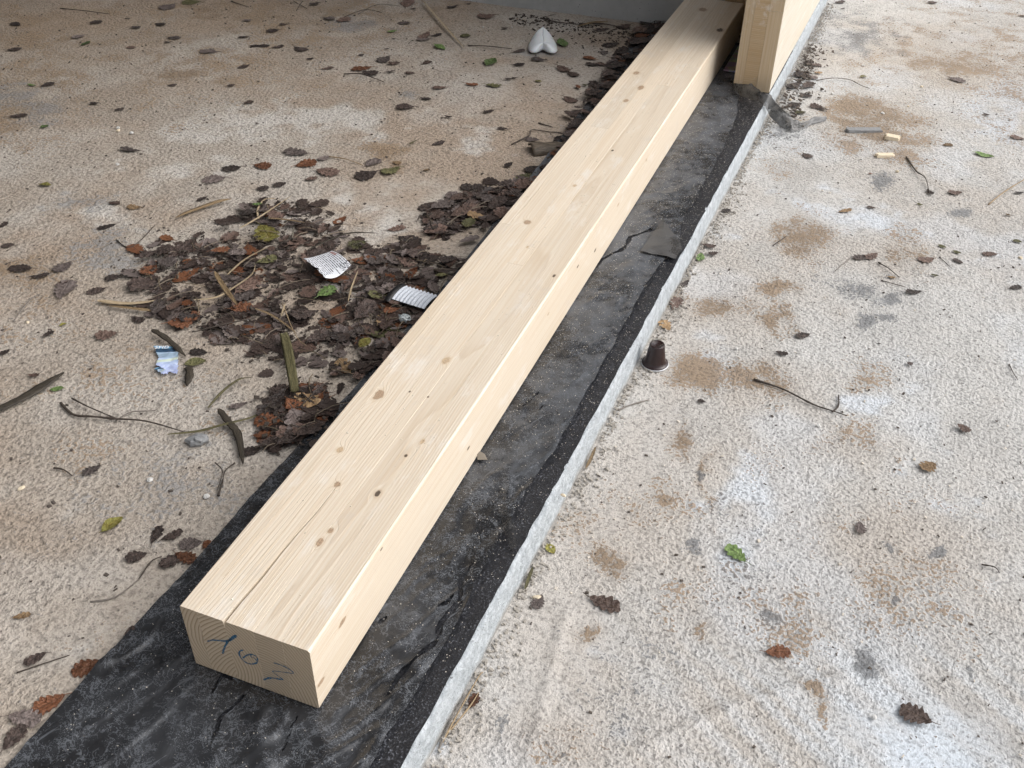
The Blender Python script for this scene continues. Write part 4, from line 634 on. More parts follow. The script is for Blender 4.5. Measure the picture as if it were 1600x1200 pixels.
# ------------------------------------------------------------------ the glulam beam
beam = tag(empty('glulam_beam'), 'long pale spruce glulam beam lying on the film, blue crayon marks on its end', 'beam')
BL = 2.336
ck_y = [q[1] for q in CHECK_LINE]; ck_x = [q[0] for q in CHECK_LINE]
def bound(k, y, side):
    base = [0.0, 0.0215, None, 0.0925, 0.1268, 0.16][k]
    if k == 2:
        yy = min(max(y, 0), ck_y[-1])
        base = float(np.interp(yy, ck_y, ck_x)) if y < .2 else .0652 - .004 * min((y - .2) / 1.2, 1)
        gap = .0040 * max(0, 1 - y / .235) ** .8
        if side == 0: return base
        base += (-gap * .35 if side < 0 else gap * .65)
    return base
joints = [[0, .92, BL], [0, 1.38, BL], [0, .80, BL], [0, 1.66, BL], [0, 1.795, BL]]
for L in range(5):
    dz = random.uniform(-.0002, .0002)
    for j in range(len(joints[L]) - 1):
        y0, y1 = joints[L][j], joints[L][j + 1]
        st = sorted(set([y0, y1] + [y for y in list(np.linspace(0, .24, 25)) + list(np.linspace(.3, BL, 12)) if y0 < y < y1]))
        e0 = 0.00012 if j else 0; e1 = 0.00012 if j < len(joints[L]) - 2 else 0
        sts = []
        for y in st:
            yy = y + (e0 if y == y0 else 0) - (e1 if y == y1 else 0)
            a = bound(L, y, 1) + (.00012 if L else 0); b = bound(L + 1, y, -1) - (.00012 if L < 4 else 0)
            sts.append((yy, a, b))
        me = board_mesh('lamella', sts, 0.0, BH + dz, [M_beam, M_beam_end], ch=.0003, right_ch=.0022 if L == 4 else None, left_ch=.0012 if L == 0 else None, low=(lambda y, a, b, L=L: (bound(2, y, 0) + .0001 if L == 2 else a, bound(2, y, 0) - .0001 if L == 1 else b)) if L in (1, 2) else None)
        obj('lamella', me, beam)

def ribbon(name, pts, w, mat, plane='XZ', off=-.0006, jitter=.0):
    P = [Vector((a, b)) for a, b in pts]; fine = []
    for i in range(len(P) - 1):
        p0 = P[max(i - 1, 0)]; p1 = P[i]; p2 = P[i + 1]; p3 = P[min(i + 2, len(P) - 1)]
        for s in (0, .25, .5, .75):
            fine.append(.5 * ((2 * p1) + (p2 - p0) * s + (2 * p0 - 5 * p1 + 4 * p2 - p3) * s * s + (3 * p1 - p0 - 3 * p2 + p3) * s ** 3))
    fine.append(P[-1]); V = []; F = []
    for i, q in enumerate(fine):
        d = (fine[min(i + 1, len(fine) - 1)] - fine[max(i - 1, 0)]).normalized(); nrm = Vector((-d.y, d.x))
        ww = w * (.65 + .6 * random.random())
        for s in (1, -1):
            r = q + nrm * ww * s; V.append((r.x, off, r.y))
    for i in range(len(fine) - 1): F.append((2 * i, 2 * i + 1, 2 * i + 3, 2 * i + 2))
    return mesh_of(name, V, F, mat)
t = NT('blue_crayon'); p = t.coord(); n = t.noise(p, 900, 3)
al = t.step(n, .36, .52, .25, .95)
M_crayon = t.done(t.bsdf((0.045, 0.15, 0.26), .7, alpha=al, spec=.2))
for k, st in enumerate(CRAYON):
    obj('crayon_mark', ribbon('crayon_mark', st, [.0012, .0010, .0009, .0008, .0014][k], M_crayon), beam)

# ------------------------------------------------------------------ upright panel, its steel plate, timber behind
KA = math.atan(.0185)
panel = tag(empty('timber_wall', (0, 0, 0)), 'upright laminated timber wall standing on the white slab edge', 'timber wall')
def on_kerb(o): 
    return o
PY0 = 1.972
def slanted(name, a, b, y0, y1, z0, z1, mats, ch=.0006):
    return board_mesh(name, [(y0, kerb_x(y0) - .004 - a, kerb_x(y0) - .004 - b), (y1, kerb_x(y1) - .004 - a, kerb_x(y1) - .004 - b)], z0, z1, mats, ch=ch)
W0 = .0915
zc = [0.0, .118, .215, .42, .66, .90]
obj('layer_board', slanted('layer_board', W0, .0685, PY0, 4.4, .0015, 0.95, M_panel), panel)
for i in range(len(zc) - 1):
    obj('cross_board', slanted('cross_board', .0682, .034, PY0 + random.uniform(-.0004, .0006), 4.4, zc[i] + (.0015 if i == 0 else .0001), zc[i + 1] - .0001, M_panel_end, ch=.0002), panel)
obj('cross_board', slanted('cross_board', .0682, .034, PY0, 4.4, .9003, 0.95, M_panel_end), panel)
zz = [0.0015, .20, .40, .60, .80, .95]
for i in range(5):
    obj('face_board', slanted('face_board', .0337, 0.0, PY0 - .0005, 4.4, zz[i], zz[i + 1] - .0004, [M_panel_face, M_panel]), panel)
t = NT('galvanised_steel'); p = t.coord(); n = t.voro(p, 40, out='Color')
M_steel = t.done(t.bsdf(t.mix(.5, (0.50, 0.53, 0.56), n, 'SOFT_LIGHT'), .38, metal=.9))
V = [(.172, 2.072, .003), (.2265, 2.072, .003), (.2265, 2.33, .003), (.172, 2.33, .003), (.172, 2.072, .007), (.2265, 2.072, .007), (.2265, 2.33, .007), (.172, 2.33, .007)]
V += [(.2225, 2.072, .0075), (.2262, 2.072, .0075), (.2262, 2.33, .0075), (.2225, 2.33, .0075), (.2225, 2.072, .09), (.2262, 2.072, .09), (.2262, 2.33, .09), (.2225, 2.33, .09)]
bf = [(0, 3, 2, 1), (4, 5, 6, 7), (0, 1, 5, 4), (1, 2, 6, 5), (2, 3, 7, 6), (3, 0, 4, 7)]
me = mesh_of('steel_angle_plate', V, bf + [tuple(q + 8 for q in f) for f in bf], M_steel)
tag(obj('steel_angle_plate', me), 'grey galvanised angle plate between the beam and the upright panel', 'steel plate')
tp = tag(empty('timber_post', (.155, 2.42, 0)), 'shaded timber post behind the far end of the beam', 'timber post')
obj('post_board', board_mesh('post_board', [(-.045, -.055, .0), (.055, -.055, .0)], 0, 1.25, M_shaded_wood, ch=.002), tp)
obj('post_board', board_mesh('post_board', [(-.045, .0004, .055), (.055, .0004, .055)], 0, 1.25, M_shaded_wood, ch=.002), tp)

# ------------------------------------------------------------------ leaves
def leaf_mesh(name, mat, kind, seed, width=.55, curl=.12, fold=.10, roll=0.0, lobes=5, depth=.34, stem=.26):
    r = np.random.default_rng(seed); N = 34; V = []; F = []; UV = []
    sh = r.uniform(-.06, .06, 2); bend = r.uniform(-.12, .12); tw = r.uniform(-.25, .25)
    cols = (-1, -.5, 0, .5, 1)
    for i in range(N + 1):
        t_ = i / N
        if kind == 'oak':
            env = (math.sin(math.pi * min(1, t_ ** 1.15 * .97 + .015)) ** .55) * (.70 + .38 * t_)
        else:
            env = math.sin(math.pi * t_ ** .9) ** .8
        for j, u in enumerate(cols):
            s = 0 if u < 0 else 1
            lob = 1.0
            if kind == 'oak':
                ph = t_ * lobes + sh[s] * 3 + (0.0 if s else .28)
                lob = 1 - depth * (1 - abs(math.sin(math.pi * ph))) ** 1.3
            else:
                lob = 1 - .05 * (.5 + .5 * math.cos(2 * math.pi * t_ * 11))
            hw = width * .5 * env * lob * (1 + .02 * r.standard_normal() * (abs(u) == 1))
            if i in (0, N): hw *= .25
            x = t_ - .5 + .10 * (abs(u) * (lob - .8) if kind == 'oak' else 0); y = u * hw + bend * (t_ - .5) ** 2
            z = abs(u) * hw * 2 * fold + curl * (2 * (t_ - .5)) ** 2 * .5 + tw * u * hw * (t_ - .5) * .6 + .02 * math.sin(9 * t_ + u * 3 + seed) * abs(u)
            if roll:
                a = u * roll; rr_ = hw / max(abs(roll), .3)
                y = rr_ * math.sin(a) * 1.2; z = rr_ * (1 - math.cos(a)) + curl * (2 * (t_ - .5)) ** 2 * .5
            V.append((x, y, z)); UV.append((u, t_))
    m_ = len(cols)
    for i in range(N):
        for j in range(m_ - 1):
            a = i * m_ + j; F.append((a, a + m_, a + m_ + 1, a + 1))
    if stem:
        b0 = len(V); z0 = curl * .5
        for k in range(5):
            s = k / 4; w = .016 * (1 - .4 * s)
            cx = -.49 - stem * s; cy = bend * .25 + .05 * math.sin(s * 2 + seed) - .05 * math.sin(seed); cz = z0 + .01 - .9 * z0 * s * .6
            for dx, dz in ((-w, 0), (w, 0), (0, w * 1.6)):
                V.append((cx, cy + dx, cz + dz)); UV.append((0, 0))
        for k in range(4):
            for j in range(3):
                a = b0 + k * 3 + j; b = b0 + k * 3 + (j + 1) % 3
                F.append((a, b, b + 3, a + 3))
    zmin = min(v[2] for v in V); V = [(x, y, z - zmin) for x, y, z in V]
    return mesh_of(name, V, F, mat, smooth=True, uvs=UV)

LEAF = {}
for kd, mt in LEAF_M.items():
    LEAF[kd] = {'oak': [], 'oval': [], 'dry': []}
    for s in range(4):
        LEAF[kd]['oak'].append(leaf_mesh('oak_leaf', mt, 'oak', 10 * s + ord(kd), random.uniform(.56, .88), random.uniform(.0, .09), random.uniform(-.03, .07), 0, random.choice((4, 4, 5)), random.uniform(.32, .46)))
    for s in range(2):
        LEAF[kd]['oval'].append(leaf_mesh('oval_leaf', mt, 'oval', 30 * s + ord(kd), random.uniform(.50, .66), random.uniform(.03, .14), random.uniform(.03, .2), stem=.12))
    for s in range(2):
        LEAF[kd]['dry'].append(leaf_mesh('dry_leaf', mt, 'oak', 50 * s + ord(kd), .6, random.uniform(.1, .3), .1, random.uniform(.7, 1.5), 4, .35, .2))

RV = Vector((.9315, .3637)); DV = Vector((-.3523, .9359))
MARKS = {'L': [('white plastic piece', SPOTS['pod'][:2]), ('printed white label', SPOTS['label'][:2]), ('blue packet scrap', SPOTS['packet'][:2]),
               ('ribbed pipe piece', SPOTS['pipe0'][:2]), ('forked twig', (-.47, .42)), ('bark strip', (-.62, .50)), ('curled bark', SPOTS['bark'][:2]),
               ('pale straw', (-.72, 2.1)), ('film corner', (-.10, -.10)), ('white pebbles', PEBBLES[0][:2]), ('split stick', (-.75, 1.66)), ('beam end', (-.08, .16))],
         'R': [('coffee capsule', SPOTS['capsule'][:2]), ('timber wall', (.33, 2.05)), ('mortar strip', SPOTS['slab'][:2]), ('wood chips', SPOTS['chip2'][:2]),
               ('long dark twig', (.55, .85)), ('curved twig', (.66, 1.66)), ('blue-grey stain', (.60, 1.18)), ('membrane corner', (.33, .05))]}
KNAME = {'b': 'brown', 'd': 'dark brown', 'g': 'grey-brown', 'r': 'rust-brown', 'n': 'green', 'o': 'olive', 't': 'tan', 'y': 'yellow-green'}
HAND = {(-.0, -.0): ''}
entries = []
def heap(x, y):
    for q in PILE_AREAS:
        if in_poly(x, y, q): return True
    return False
for (x, y, sd, L, ang, k) in LEAF_SPOTS:
    kind = 'oak'
    if k in 'noy' and L < .04 or (k == 'n' and random.random() < .5): kind = 'oval'
    if L < .03 and random.random() < .45 and k in 'dbgt': kind = 'dry'
    if abs(x - .33) < .02 and y < .1 and k == 'n': kind = 'oak'
    entries.append(dict(x=x, y=y, s=sd, L=max(L, .011) * (0.84 if kind == 'oak' else .88), a=ang, k=k, kind=kind, pile=heap(x, y)))
entries = [e for e in entries if e['L'] > .0105]
def sample_area(q):
    xs_ = [a for a, _ in q]; ys_ = [b for _, b in q]
    while True:
        x = random.uniform(min(xs_), max(xs_)); y = random.uniform(min(ys_), max(ys_))
        if in_poly(x, y, q) and x < -.014 and float(fbm(x * 9, y * 9, 15, 2)) > .24 + .1 * random.random(): return x, y
pick = 'dddbbbggrrdot'
# the heap: its top layer leaf by leaf, the crushed layer below it as one mass
for i in range(62):
    q = PILE_AREAS[random.choices((0, 1, 2), (100, 34, 16))[0]]
    x, y = sample_area(q)
    entries.append(dict(x=x, y=y, s='L', L=random.uniform(.036, .058), a=random.uniform(0, 360), k=random.choice(pick), kind=random.choices(('oak', 'dry'), (9, 1))[0], pile=True, low=True))
# describe each leaf by colour, size and the nearest thing one can find
for e in entries:
    P = Vector((e['x'], e['y']))
    nm, q = min(MARKS[e['s']], key=lambda mq: (Vector(mq[1]) - P).length)
    d = P - Vector(q); a, b = d.dot(RV), d.dot(DV)
    e['mark'] = nm; e['dir'] = ('right of' if a > 0 else 'left of') if abs(a) > abs(b) else ('behind' if b > 0 else 'in front of'); e['dist'] = d.length
    e['size'] = 'heaped' if e['pile'] else ('big' if e['L'] > .05 else ('small' if e['L'] < .026 else 'mid-sized'))
ORD = ['nearest', 'second nearest', 'third nearest', 'fourth nearest', 'fifth nearest', 'sixth nearest', 'seventh nearest', 'eighth nearest', 'ninth nearest', 'tenth nearest', 'eleventh nearest', 'twelfth nearest']
from collections import defaultdict
buckets = defaultdict(list)
for e in entries: buckets[(e['k'], e['size'], e['kind'], e['dir'], e['mark'])].append(e)
for (k, size, kd, dr, mk), es in buckets.items():
    es.sort(key=lambda e: e['dist'])
    for i, e in enumerate(es):
        shape = {'oak': 'lobed leaf', 'oval': 'oval leaf', 'dry': 'curled leaf'}[kd]
        e['label'] = f"{size} {KNAME[k]} {shape} {dr} the {mk}" + (f", {ORD[min(i, 11)]}" if len(es) > 1 else '')
def place_leaf(e, z, tilt):
    me = random.choice(LEAF[e['k']][e['kind']])
    o = obj('leaf', me)
    o.location = (e['x'], e['y'], z)
    fl_ = random.random() < .5
    o.rotation_euler = (random.gauss(0, tilt), random.gauss(0, tilt), rad(e['a'] + (180 if fl_ else 0)))
    s = e['L']; o.scale = (s, s * random.uniform(.9, 1.15), s * random.uniform(.5, 1.1))
    return o
for e in entries:
    base = ZSLAB if e['s'] == 'L' else ZLOW
    if e['pile']:
        o = place_leaf(e, base + (.005 if e['x'] > fl(e['y']) - .02 else 0) + (random.uniform(.005, .010) if e.get('low') else random.uniform(.009, .014)), .10)
        tag(o, e['label'], 'leaf', 'leaves heaped left of the beam')
    else:
        on_film = e['s'] == 'L' and e['x'] > fl(e['y'])
        o = place_leaf(e, base + .003 + (.004 if on_film else 0), .05)
        tag(o, e['label'], 'leaf', 'leaves scattered on the raised slab' if e['s'] == 'L' else 'leaves scattered on the pale floor')
def merged(name, items, mats):
    V = []; F = []; MI = []; UV = []; off = 0
    for me, mat4, mi in items:
        n = len(me.vertices); co = np.empty(n * 3, np.float32); me.vertices.foreach_get('co', co)
        co = np.c_[co.reshape(-1, 3), np.ones(n)] @ np.array(mat4).T
        V.append(co[:, :3]); fs = [tuple(v + off for v in p_.vertices) for p_ in me.polygons]
        uv = np.zeros((n, 2)); lay = me.uv_layers[0].data
        for lp in me.loops: uv[lp.vertex_index] = lay[lp.index].uv
        UV.append(uv); F += fs; MI += [mi] * len(fs); off += n
    return mesh_of(name, np.concatenate(V), F, mats, True, MI, np.concatenate(UV))
items = []; kk = list(LEAF_M)
for i in range(1050):
    q = PILE_AREAS[random.choices((0, 1, 2, 3), (100, 34, 20, 22))[0]]
    x, y = sample_area(q)
    if random.random() < .22: x, y = x + random.gauss(0, .028), y + random.gauss(0, .028)
    if x > -.014: continue
    k = random.choice('ddddddbbrggg'); L = random.uniform(.018, .046)
    mt = Matrix.Translation((x, y, ZSLAB + random.uniform(.000, .006) + (.007 if x > fl(y) - .02 else 0))) @ Matrix.Rotation(random.uniform(0, 6.3), 4, 'Z') @ Matrix.Rotation(random.gauss(0, .12), 4, 'X') @ Matrix.Diagonal((L, L, L * .6, 1))
    items.append((random.choice(LEAF[k]['oak'] + LEAF[k]['dry']), mt, kk.index(k)))
tag(obj('leaf_litter', merged('leaf_litter', items, [LEAF_M[k] for k in kk])), 'crushed dark leaf litter under the leaf pile left of the beam', 'leaf litter', kind='stuff')

# ------------------------------------------------------------------ twigs and reed blades
def smooth_path(pts, n=4):
    P = [Vector(p_) for p_ in pts]; out = []
    for i in range(len(P) - 1):
        p0 = P[max(i - 1, 0)]; p1 = P[i]; p2 = P[i + 1]; p3 = P[min(i + 2, len(P) - 1)]
        for k in range(n):
            s = k / n
            out.append(.5 * ((2 * p1) + (p2 - p0) * s + (2 * p0 - 5 * p1 + 4 * p2 - p3) * s * s + (3 * p1 - p0 - 3 * p2 + p3) * s ** 3))
    return out + [P[-1]]
def where(x, y, s):
    P = Vector((x, y)); nm, q = min(MARKS[s], key=lambda mq: (Vector(mq[1]) - P).length)
    d = P - Vector(q); a, b = d.dot(RV), d.dot(DV)
    return (('right of' if a > 0 else 'left of') if abs(a) > abs(b) else ('behind' if b > 0 else 'in front of')) + ' the ' + nm
seen = defaultdict(int)
def unique(lb):
    seen[lb] += 1
    n = seen[lb]
    return lb if n == 1 else lb + ', ' + ['', '', 'another farther off', 'a third one', 'a fourth one', 'a fifth one'][min(n, 5)]
for R_, c, pl in TWIGS:
    sd, pts = pl[0], pl[1:]; base = ZSLAB if sd == 'L' else ZLOW; r = R_ / 1000
    if heap(*pts[len(pts) // 2]): base += .010
    path = smooth_path([(x + random.gauss(0, .0015), y + random.gauss(0, .0015), base + r + .0015 + (random.uniform(0, .006) if 0 < i < len(pts) - 1 else 0)) for i, (x, y) in enumerate(pts)], 5)
    ox, oy = path[0].x, path[0].y; V = []; F = []; S = 6
    for i, q in enumerate(path):
        d = (path[min(i + 1, len(path) - 1)] - path[max(i - 1, 0)]).normalized(); sx = d.cross(Vector((0, 0, 1))).normalized(); up = sx.cross(d)
        rr = r * (1.15 - .65 * i / len(path)) * random.uniform(.85, 1.2) * (1.5 if random.random() < .08 else 1)
        for j in range(S):
            a = 2 * math.pi * j / S; v = q + sx * rr * math.cos(a) + up * rr * math.sin(a); V.append((v.x - ox, v.y - oy, v.z))
    for i in range(len(path) - 1):
        for j in range(S):
            F.append((i * S + j, i * S + (j + 1) % S, (i + 1) * S + (j + 1) % S, (i + 1) * S + j))
    F.append(tuple(range(S))[::-1]); F.append(tuple((len(path) - 1) * S + j for j in range(S)))
    mid = path[len(path) // 2]; ln = sum((path[i + 1] - path[i]).length for i in range(len(path) - 1))
    lb = f"{'long' if ln > .12 else ('short' if ln < .05 else 'thin')} {dict(d='dark', g='grey', t='tan')[c]} twig {where(mid.x, mid.y, sd)}"
    tag(obj('twig', mesh_of('twig', V, F, M_twig[c], smooth=True), loc=(ox, oy, 0)), unique(lb), 'twig', 'twigs lying on the floors')
for w_, c, pl in REEDS:
    sd, pts = pl[0], pl[1:]; base = ZSLAB if sd == 'L' else ZLOW; w = w_ / 2000
    up_ = .012 if heap(*pts[len(pts) // 2]) else .004
    path = smooth_path([(x, y, base + up_ + random.uniform(0, .007)) for x, y in pts], 6); V = []; F = []; UV = []
    ox, oy = path[0].x, path[0].y; n = len(path); thick = w_ > 10
    for i, q in enumerate(path):
        s = i / (n - 1); d = (path[min(i + 1, n - 1)] - path[max(i - 1, 0)]).normalized(); sx = d.cross(Vector((0, 0, 1))).normalized()
        blunt = thick and c == 'o'
        ww = w * (min(1, .35 + 3 * s, .25 + 2.4 * (1 - s)) if c != 'k' and not blunt else (.8 + .2 * math.sin(s * 3)) if blunt else min(1, .3 + 5 * s, .2 + 3 * (1 - s)) * random.uniform(.75, 1.1)); roll = .25 * math.sin(s * 3 + w_)
        for u in (-1, -.5, 0, .5, 1):
            V.append((q.x + sx.x * ww * u - ox, q.y + sx.y * ww * u - oy, q.z + ww * u * roll * (.3 if c == 'k' else 1) + ww * (.16 if c == 'k' else .4) * (.5 * abs(u) if blunt else (1 - u * u if thick else u * u)))); UV.append((u, s * 10))
        V.append((q.x - ox, q.y - oy, q.z - ww * .25)); UV.append((0, s * 10))
    for i in range(n - 1):
        for j in range(6):
            a = i * 6 + j; b = i * 6 + (j + 1) % 6; F.append((a, b, b + 6, a + 6))
    F.append(tuple(range(6))); F.append(tuple((n - 1) * 6 + j for j in range(6))[::-1])
    mid = path[n // 2]; kind = 'bark strip' if c == 'k' else ('grass blade' if c == 'o' and w_ < 8 else 'reed blade')
    lb = f"{'broad' if w_ > 9 else 'narrow'} {dict(p='pale straw-coloured', t='tan', o='olive', k='dark', d='dark brown', g='greyish')[c]} {kind} {where(mid.x, mid.y, sd)}"
    tag(obj(kind.replace(' ', '_'), mesh_of('blade', V, F, M_reed[c], smooth=True, uvs=UV), loc=(ox, oy, 0)), unique(lb), kind.split()[-1] if kind != 'bark strip' else 'bark', 'dry blades and bark strips')

# ------------------------------------------------------------------ coffee capsule
def lathe(name, prof, mat, seg=40, smooth=True):
    V = []; F = []
    for (r, z) in prof:
        for k in range(seg):
            a = 2 * math.pi * k / seg; V.append((r * math.cos(a), r * math.sin(a), z))
    for i in range(len(prof) - 1):
        for k in range(seg):
            F.append((i * seg + k, i * seg + (k + 1) % seg, (i + 1) * seg + (k + 1) % seg, (i + 1) * seg + k))
    F.append(tuple(range(seg))[::-1]); F.append(tuple((len(prof) - 1) * seg + k for k in range(seg)))
    return mesh_of(name, V, F, mat, smooth=smooth)
cx, cy, _ = SPOTS['capsule']
cap = tag(empty('coffee_capsule', (cx, cy, ZLOW + .001)), 'dark brown coffee capsule standing on its rim beside the white slab edge', 'capsule')
cap.scale = (1.1, 1.1, 1.15)
M_cap = plain('capsule_plastic', (0.028, 0.015, 0.015), .26, .1, 80, spec=.5)
M_foil = plain('capsule_foil_rim', (0.62, 0.62, 0.64), .4, .1, 300, metal=.5)
obj('shell', lathe('shell', [(.0205, .0018), (.0205, .0030), (.0185, .0036), (.0172, .0052), (.0160, .0085), (.0150, .013), (.0118, .0345), (.0113, .0357), (.0105, .0362), (.0092, .0360), (.0086, .0352), (.0050, .0350), (.0045, .0345), (.0012, .0345)], M_cap), cap)
obj('rim', lathe('rim', [(.0196, 0), (.0214, .0004), (.0217, .0012), (.0212, .0018), (.0190, .0017)], M_foil), cap)

# ------------------------------------------------------------------ white two-lobed plastic piece
t = NT('white_plastic'); p = t.coord()
M_white = t.done(t.bsdf(t.mix(t.noise(p, 30, 3), (0.80, 0.80, 0.82), (0.88, 0.88, 0.90)), .22, t.bump(t.noise(p, 70, 2), .0015), spec=.5, **{'Subsurface Weight': .15, 'Subsurface Scale': .01}))
px_, py_, _ = SPOTS['pod']
pod = tag(empty('plastic_tray', (px_, py_, ZSLAB + .002), rad(21)), 'white glossy folded plastic piece with two rounded lobes near the back wall', 'plastic piece')
pod.scale = (.9, .9, .9)
outl = [(0, .066), (.014, .063), (.028, .055), (.038, .038), (.043, .012), (.044, -.010), (.0435, -.030), (.039, -.046), (.031, -.053), (.021, -.051), (.012, -.042), (.005, -.031), (0, -.026)]
outl = [tuple(q) for q in smooth_path([(a, b, 0) for a, b in outl], 3)]
for s in (-1, 1):
    V = []; F = []; T = 10; n = len(outl)
    for (a, b, _) in outl:
        ry = min(max(b, -.026), .075); rz = .030 + .012 * (ry / .075)
        for k in range(T):
            q = k / (T - 1); x = a * q; y = ry + (b - ry) * q
            prof = (1 - q ** 1.9); edge = .004
            crease = -.0022 * math.exp(-((y - .022 - .25 * x) / .003) ** 2) if s < 0 else 0
            bulge = (1 - q ** 3.2); z = edge + (rz * (1 - .26 * (x / .0445) ** 2) + .003 * (float(fbm(x * 60 + s * 9, y * 60, 17, 2)) - .5) - edge) * bulge + crease
            V.append((s * x, y, max(z, .0005)))
    for i in range(n - 1):
        for k in range(T - 1):
            a_ = i * T + k; f = (a_, a_ + T, a_ + T + 1, a_ + 1); F.append(f if s < 0 else f[::-1])
    o = obj('lobe', mesh_of('lobe', V, F, M_white, smooth=True), pod)
    md = o.modifiers.new('thickness', 'SOLIDIFY'); md.thickness = .0014; md.offset = -1

# ------------------------------------------------------------------ printed label
t = NT('label_print'); uv = t.n('ShaderNodeUVMap').outputs[0]; u, v, _ = t.sep(uv)
row = t.math('MULTIPLY', v, 15.0); fr_ = t.math('FRACT', row); rid = t.math('FLOOR', row)
line = t.math('MULTIPLY', t.step(fr_, .22, .3), t.step(fr_, .78, .7))
ltr = t.step(t.noise(t.comb(t.math('MULTIPLY', u, 46.0), t.math('MULTIPLY', rid, 7.7), 0.0), 1.0, 2, .8), .42, .5)
ln_len = t.noise(t.comb(t.math('MULTIPLY', rid, 3.1), 0.0, 0.0), 1.0, 0)
ext = t.math('MULTIPLY', t.math('GREATER_THAN', u, .06), t.math('LESS_THAN', u, t.math('MULTIPLY_ADD', ln_len, .6, .55)))
ink = t.math('MULTIPLY', t.math('MULTIPLY', line, ltr), ext)
big = t.math('MULTIPLY', t.math('MULTIPLY', t.step(t.noise(t.comb(t.math('MULTIPLY', u, 30.0), t.math('MULTIPLY', v, 30.0), 3.0), 1.0, 0), .5, .56), t.math('GREATER_THAN', u, .78)), t.math('LESS_THAN', v, .3))
ink = t.math('MAXIMUM', ink, big)
logo = t.math('MULTIPLY', t.math('MULTIPLY', t.math('LESS_THAN', u, .34), t.math('GREATER_THAN', u, .05)), t.math('MULTIPLY', t.math('LESS_THAN', v, .13), t.math('GREATER_THAN', v, .03)))
c = t.mix(ink, (0.78, 0.80, 0.84), (0.06, 0.06, 0.08))
c = t.mix(t.math('MULTIPLY', logo, .75), c, (0.30, 0.12, 0.10))
M_label = t.done(t.bsdf(c, .5, spec=.35))
A, B, Cc, D = [np.array(q) for q in LABEL_CORNERS]
V = []; UV = []; F = []; n = 16
for j in range(n + 1):
    for i in range(n + 1):
        uu, vv = i / n, j / n                       # u runs along the print lines, v across them
        p_ = (1 - vv) * ((1 - uu) * B + uu * Cc) + vv * ((1 - uu) * A + uu * D)
        rag = .0016 * math.sin(j * 3.7) * (vv > .9) * (i % 3 - 1)
        z = ZSLAB + .018 + .012 * (vv - .5) ** 2 * 4 * .5 + .004 * math.sin(uu * 3.0) + .003 * math.sin(vv * 4 + uu * 2)
        V.append((p_[0] + rag, p_[1] + rag, z)); UV.append((uu, vv))
for j in range(n):
    for i in range(n):
        if (i, j) in ((8, n - 1), (9, n - 1)): continue
        a = j * (n + 1) + i; F.append((a, a + 1, a + n + 2, a + n + 1))
o = tag(obj('printed_label', mesh_of('printed_label', V, F, M_label, smooth=True, uvs=UV)), 'white printed paper label lying curled on the leaf pile', 'label')
md = o.modifiers.new('thickness', 'SOLIDIFY'); md.thickness = .0003

# ------------------------------------------------------------------ blue packet scrap
t = NT('packet_print'); uv = t.n('ShaderNodeUVMap').outputs[0]; u, v, _ = t.sep(uv)
n = t.noise(t.comb(t.math('MULTIPLY', u, 5.0), t.math('MULTIPLY', v, 9.0), 0.0), 1.0, 4)
c = t.mix(t.step(v, .2, .95), (0.42, 0.56, 0.72), (0.46, 0.52, 0.80))
c = t.mix(t.step(n, .52, .66), c, (0.60, 0.68, 0.86))
c = t.mix(t.math('MULTIPLY', t.step(t.math('ABSOLUTE', t.math('SUBTRACT', t.math('ADD', v, t.math('MULTIPLY', u, .22)), .60)), .07, .03), .8), c, (0.62, 0.70, 0.52))
c = t.mix(t.math('MULTIPLY', t.math('MULTIPLY', t.step(v, .20, .24), t.step(v, .42, .38)), .55), c, (0.20, 0.28, 0.34))
c = t.mix(t.step(v, .20, .18), c, (0.035, 0.075, 0.13))
c = t.mix(t.step(v, .075, .055), c, (0.20, 0.42, 0.62))
M_pack = t.done(t.bsdf(c, .32, t.bump(n, .002), spec=.5))
def grid_poly(name, pts, z, mat, seed, rel=.006, step=.0022):
    """flat scrap filled with a fine grid cut to the outline, crumpled"""
    a0 = np.array(pts[0]); ax = np.array(pts[1]) - a0; ax /= np.linalg.norm(ax); ay = np.array((ax[1], -ax[0]))
    loc = [((np.array(q) - a0) @ ax, (np.array(q) - a0) @ ay) for q in pts]
    x0, x1 = min(q[0] for q in loc), max(q[0] for q in loc); y0, y1 = min(q[1] for q in loc), max(q[1] for q in loc)
    nx, ny = int((x1 - x0) / step) + 2, int((y1 - y0) / step) + 2; V = []; UV = []; F = []
    for j in range(ny):
        for i in range(nx):
            lx, ly = x0 + i * step, y0 + j * step; w = a0 + ax * lx + ay * ly
            V.append((w[0], w[1], z + rel * float(fbm(lx * 60, ly * 60, seed)))); UV.append(((lx - x0) / (x1 - x0), (ly - y0) / (y1 - y0)))
    for j in range(ny - 1):
        for i in range(nx - 1):
            if in_poly(x0 + (i + .5) * step, y0 + (j + .5) * step, loc):
                a = j * nx + i; F.append((a, a + 1, a + nx + 1, a + nx))
    used = sorted({v for f in F for v in f}); mp = {v: k for k, v in enumerate(used)}
    me = mesh_of(name, [V[v] for v in used], [tuple(mp[v] for v in f) for f in F], mat, True, None, [UV[v] for v in used])
    return me, a0, ax, ay, (x0, x1, y0, y1)
pk = tag(empty('packet_scrap', (0, 0, 0)), 'torn blue printed packet scrap at the near side of the leaf pile', 'packet')
me, a0, ax, ay, bb = grid_poly('wrapper', PACKET_OUTLINE, ZSLAB + .004, M_pack, 4)
obj('wrapper', me, pk)
me2 = grid_poly('wrapper', PACKET_SCRAP, ZSLAB + .003, M_pack, 9)[0]
obj('torn_corner', me2, pk)
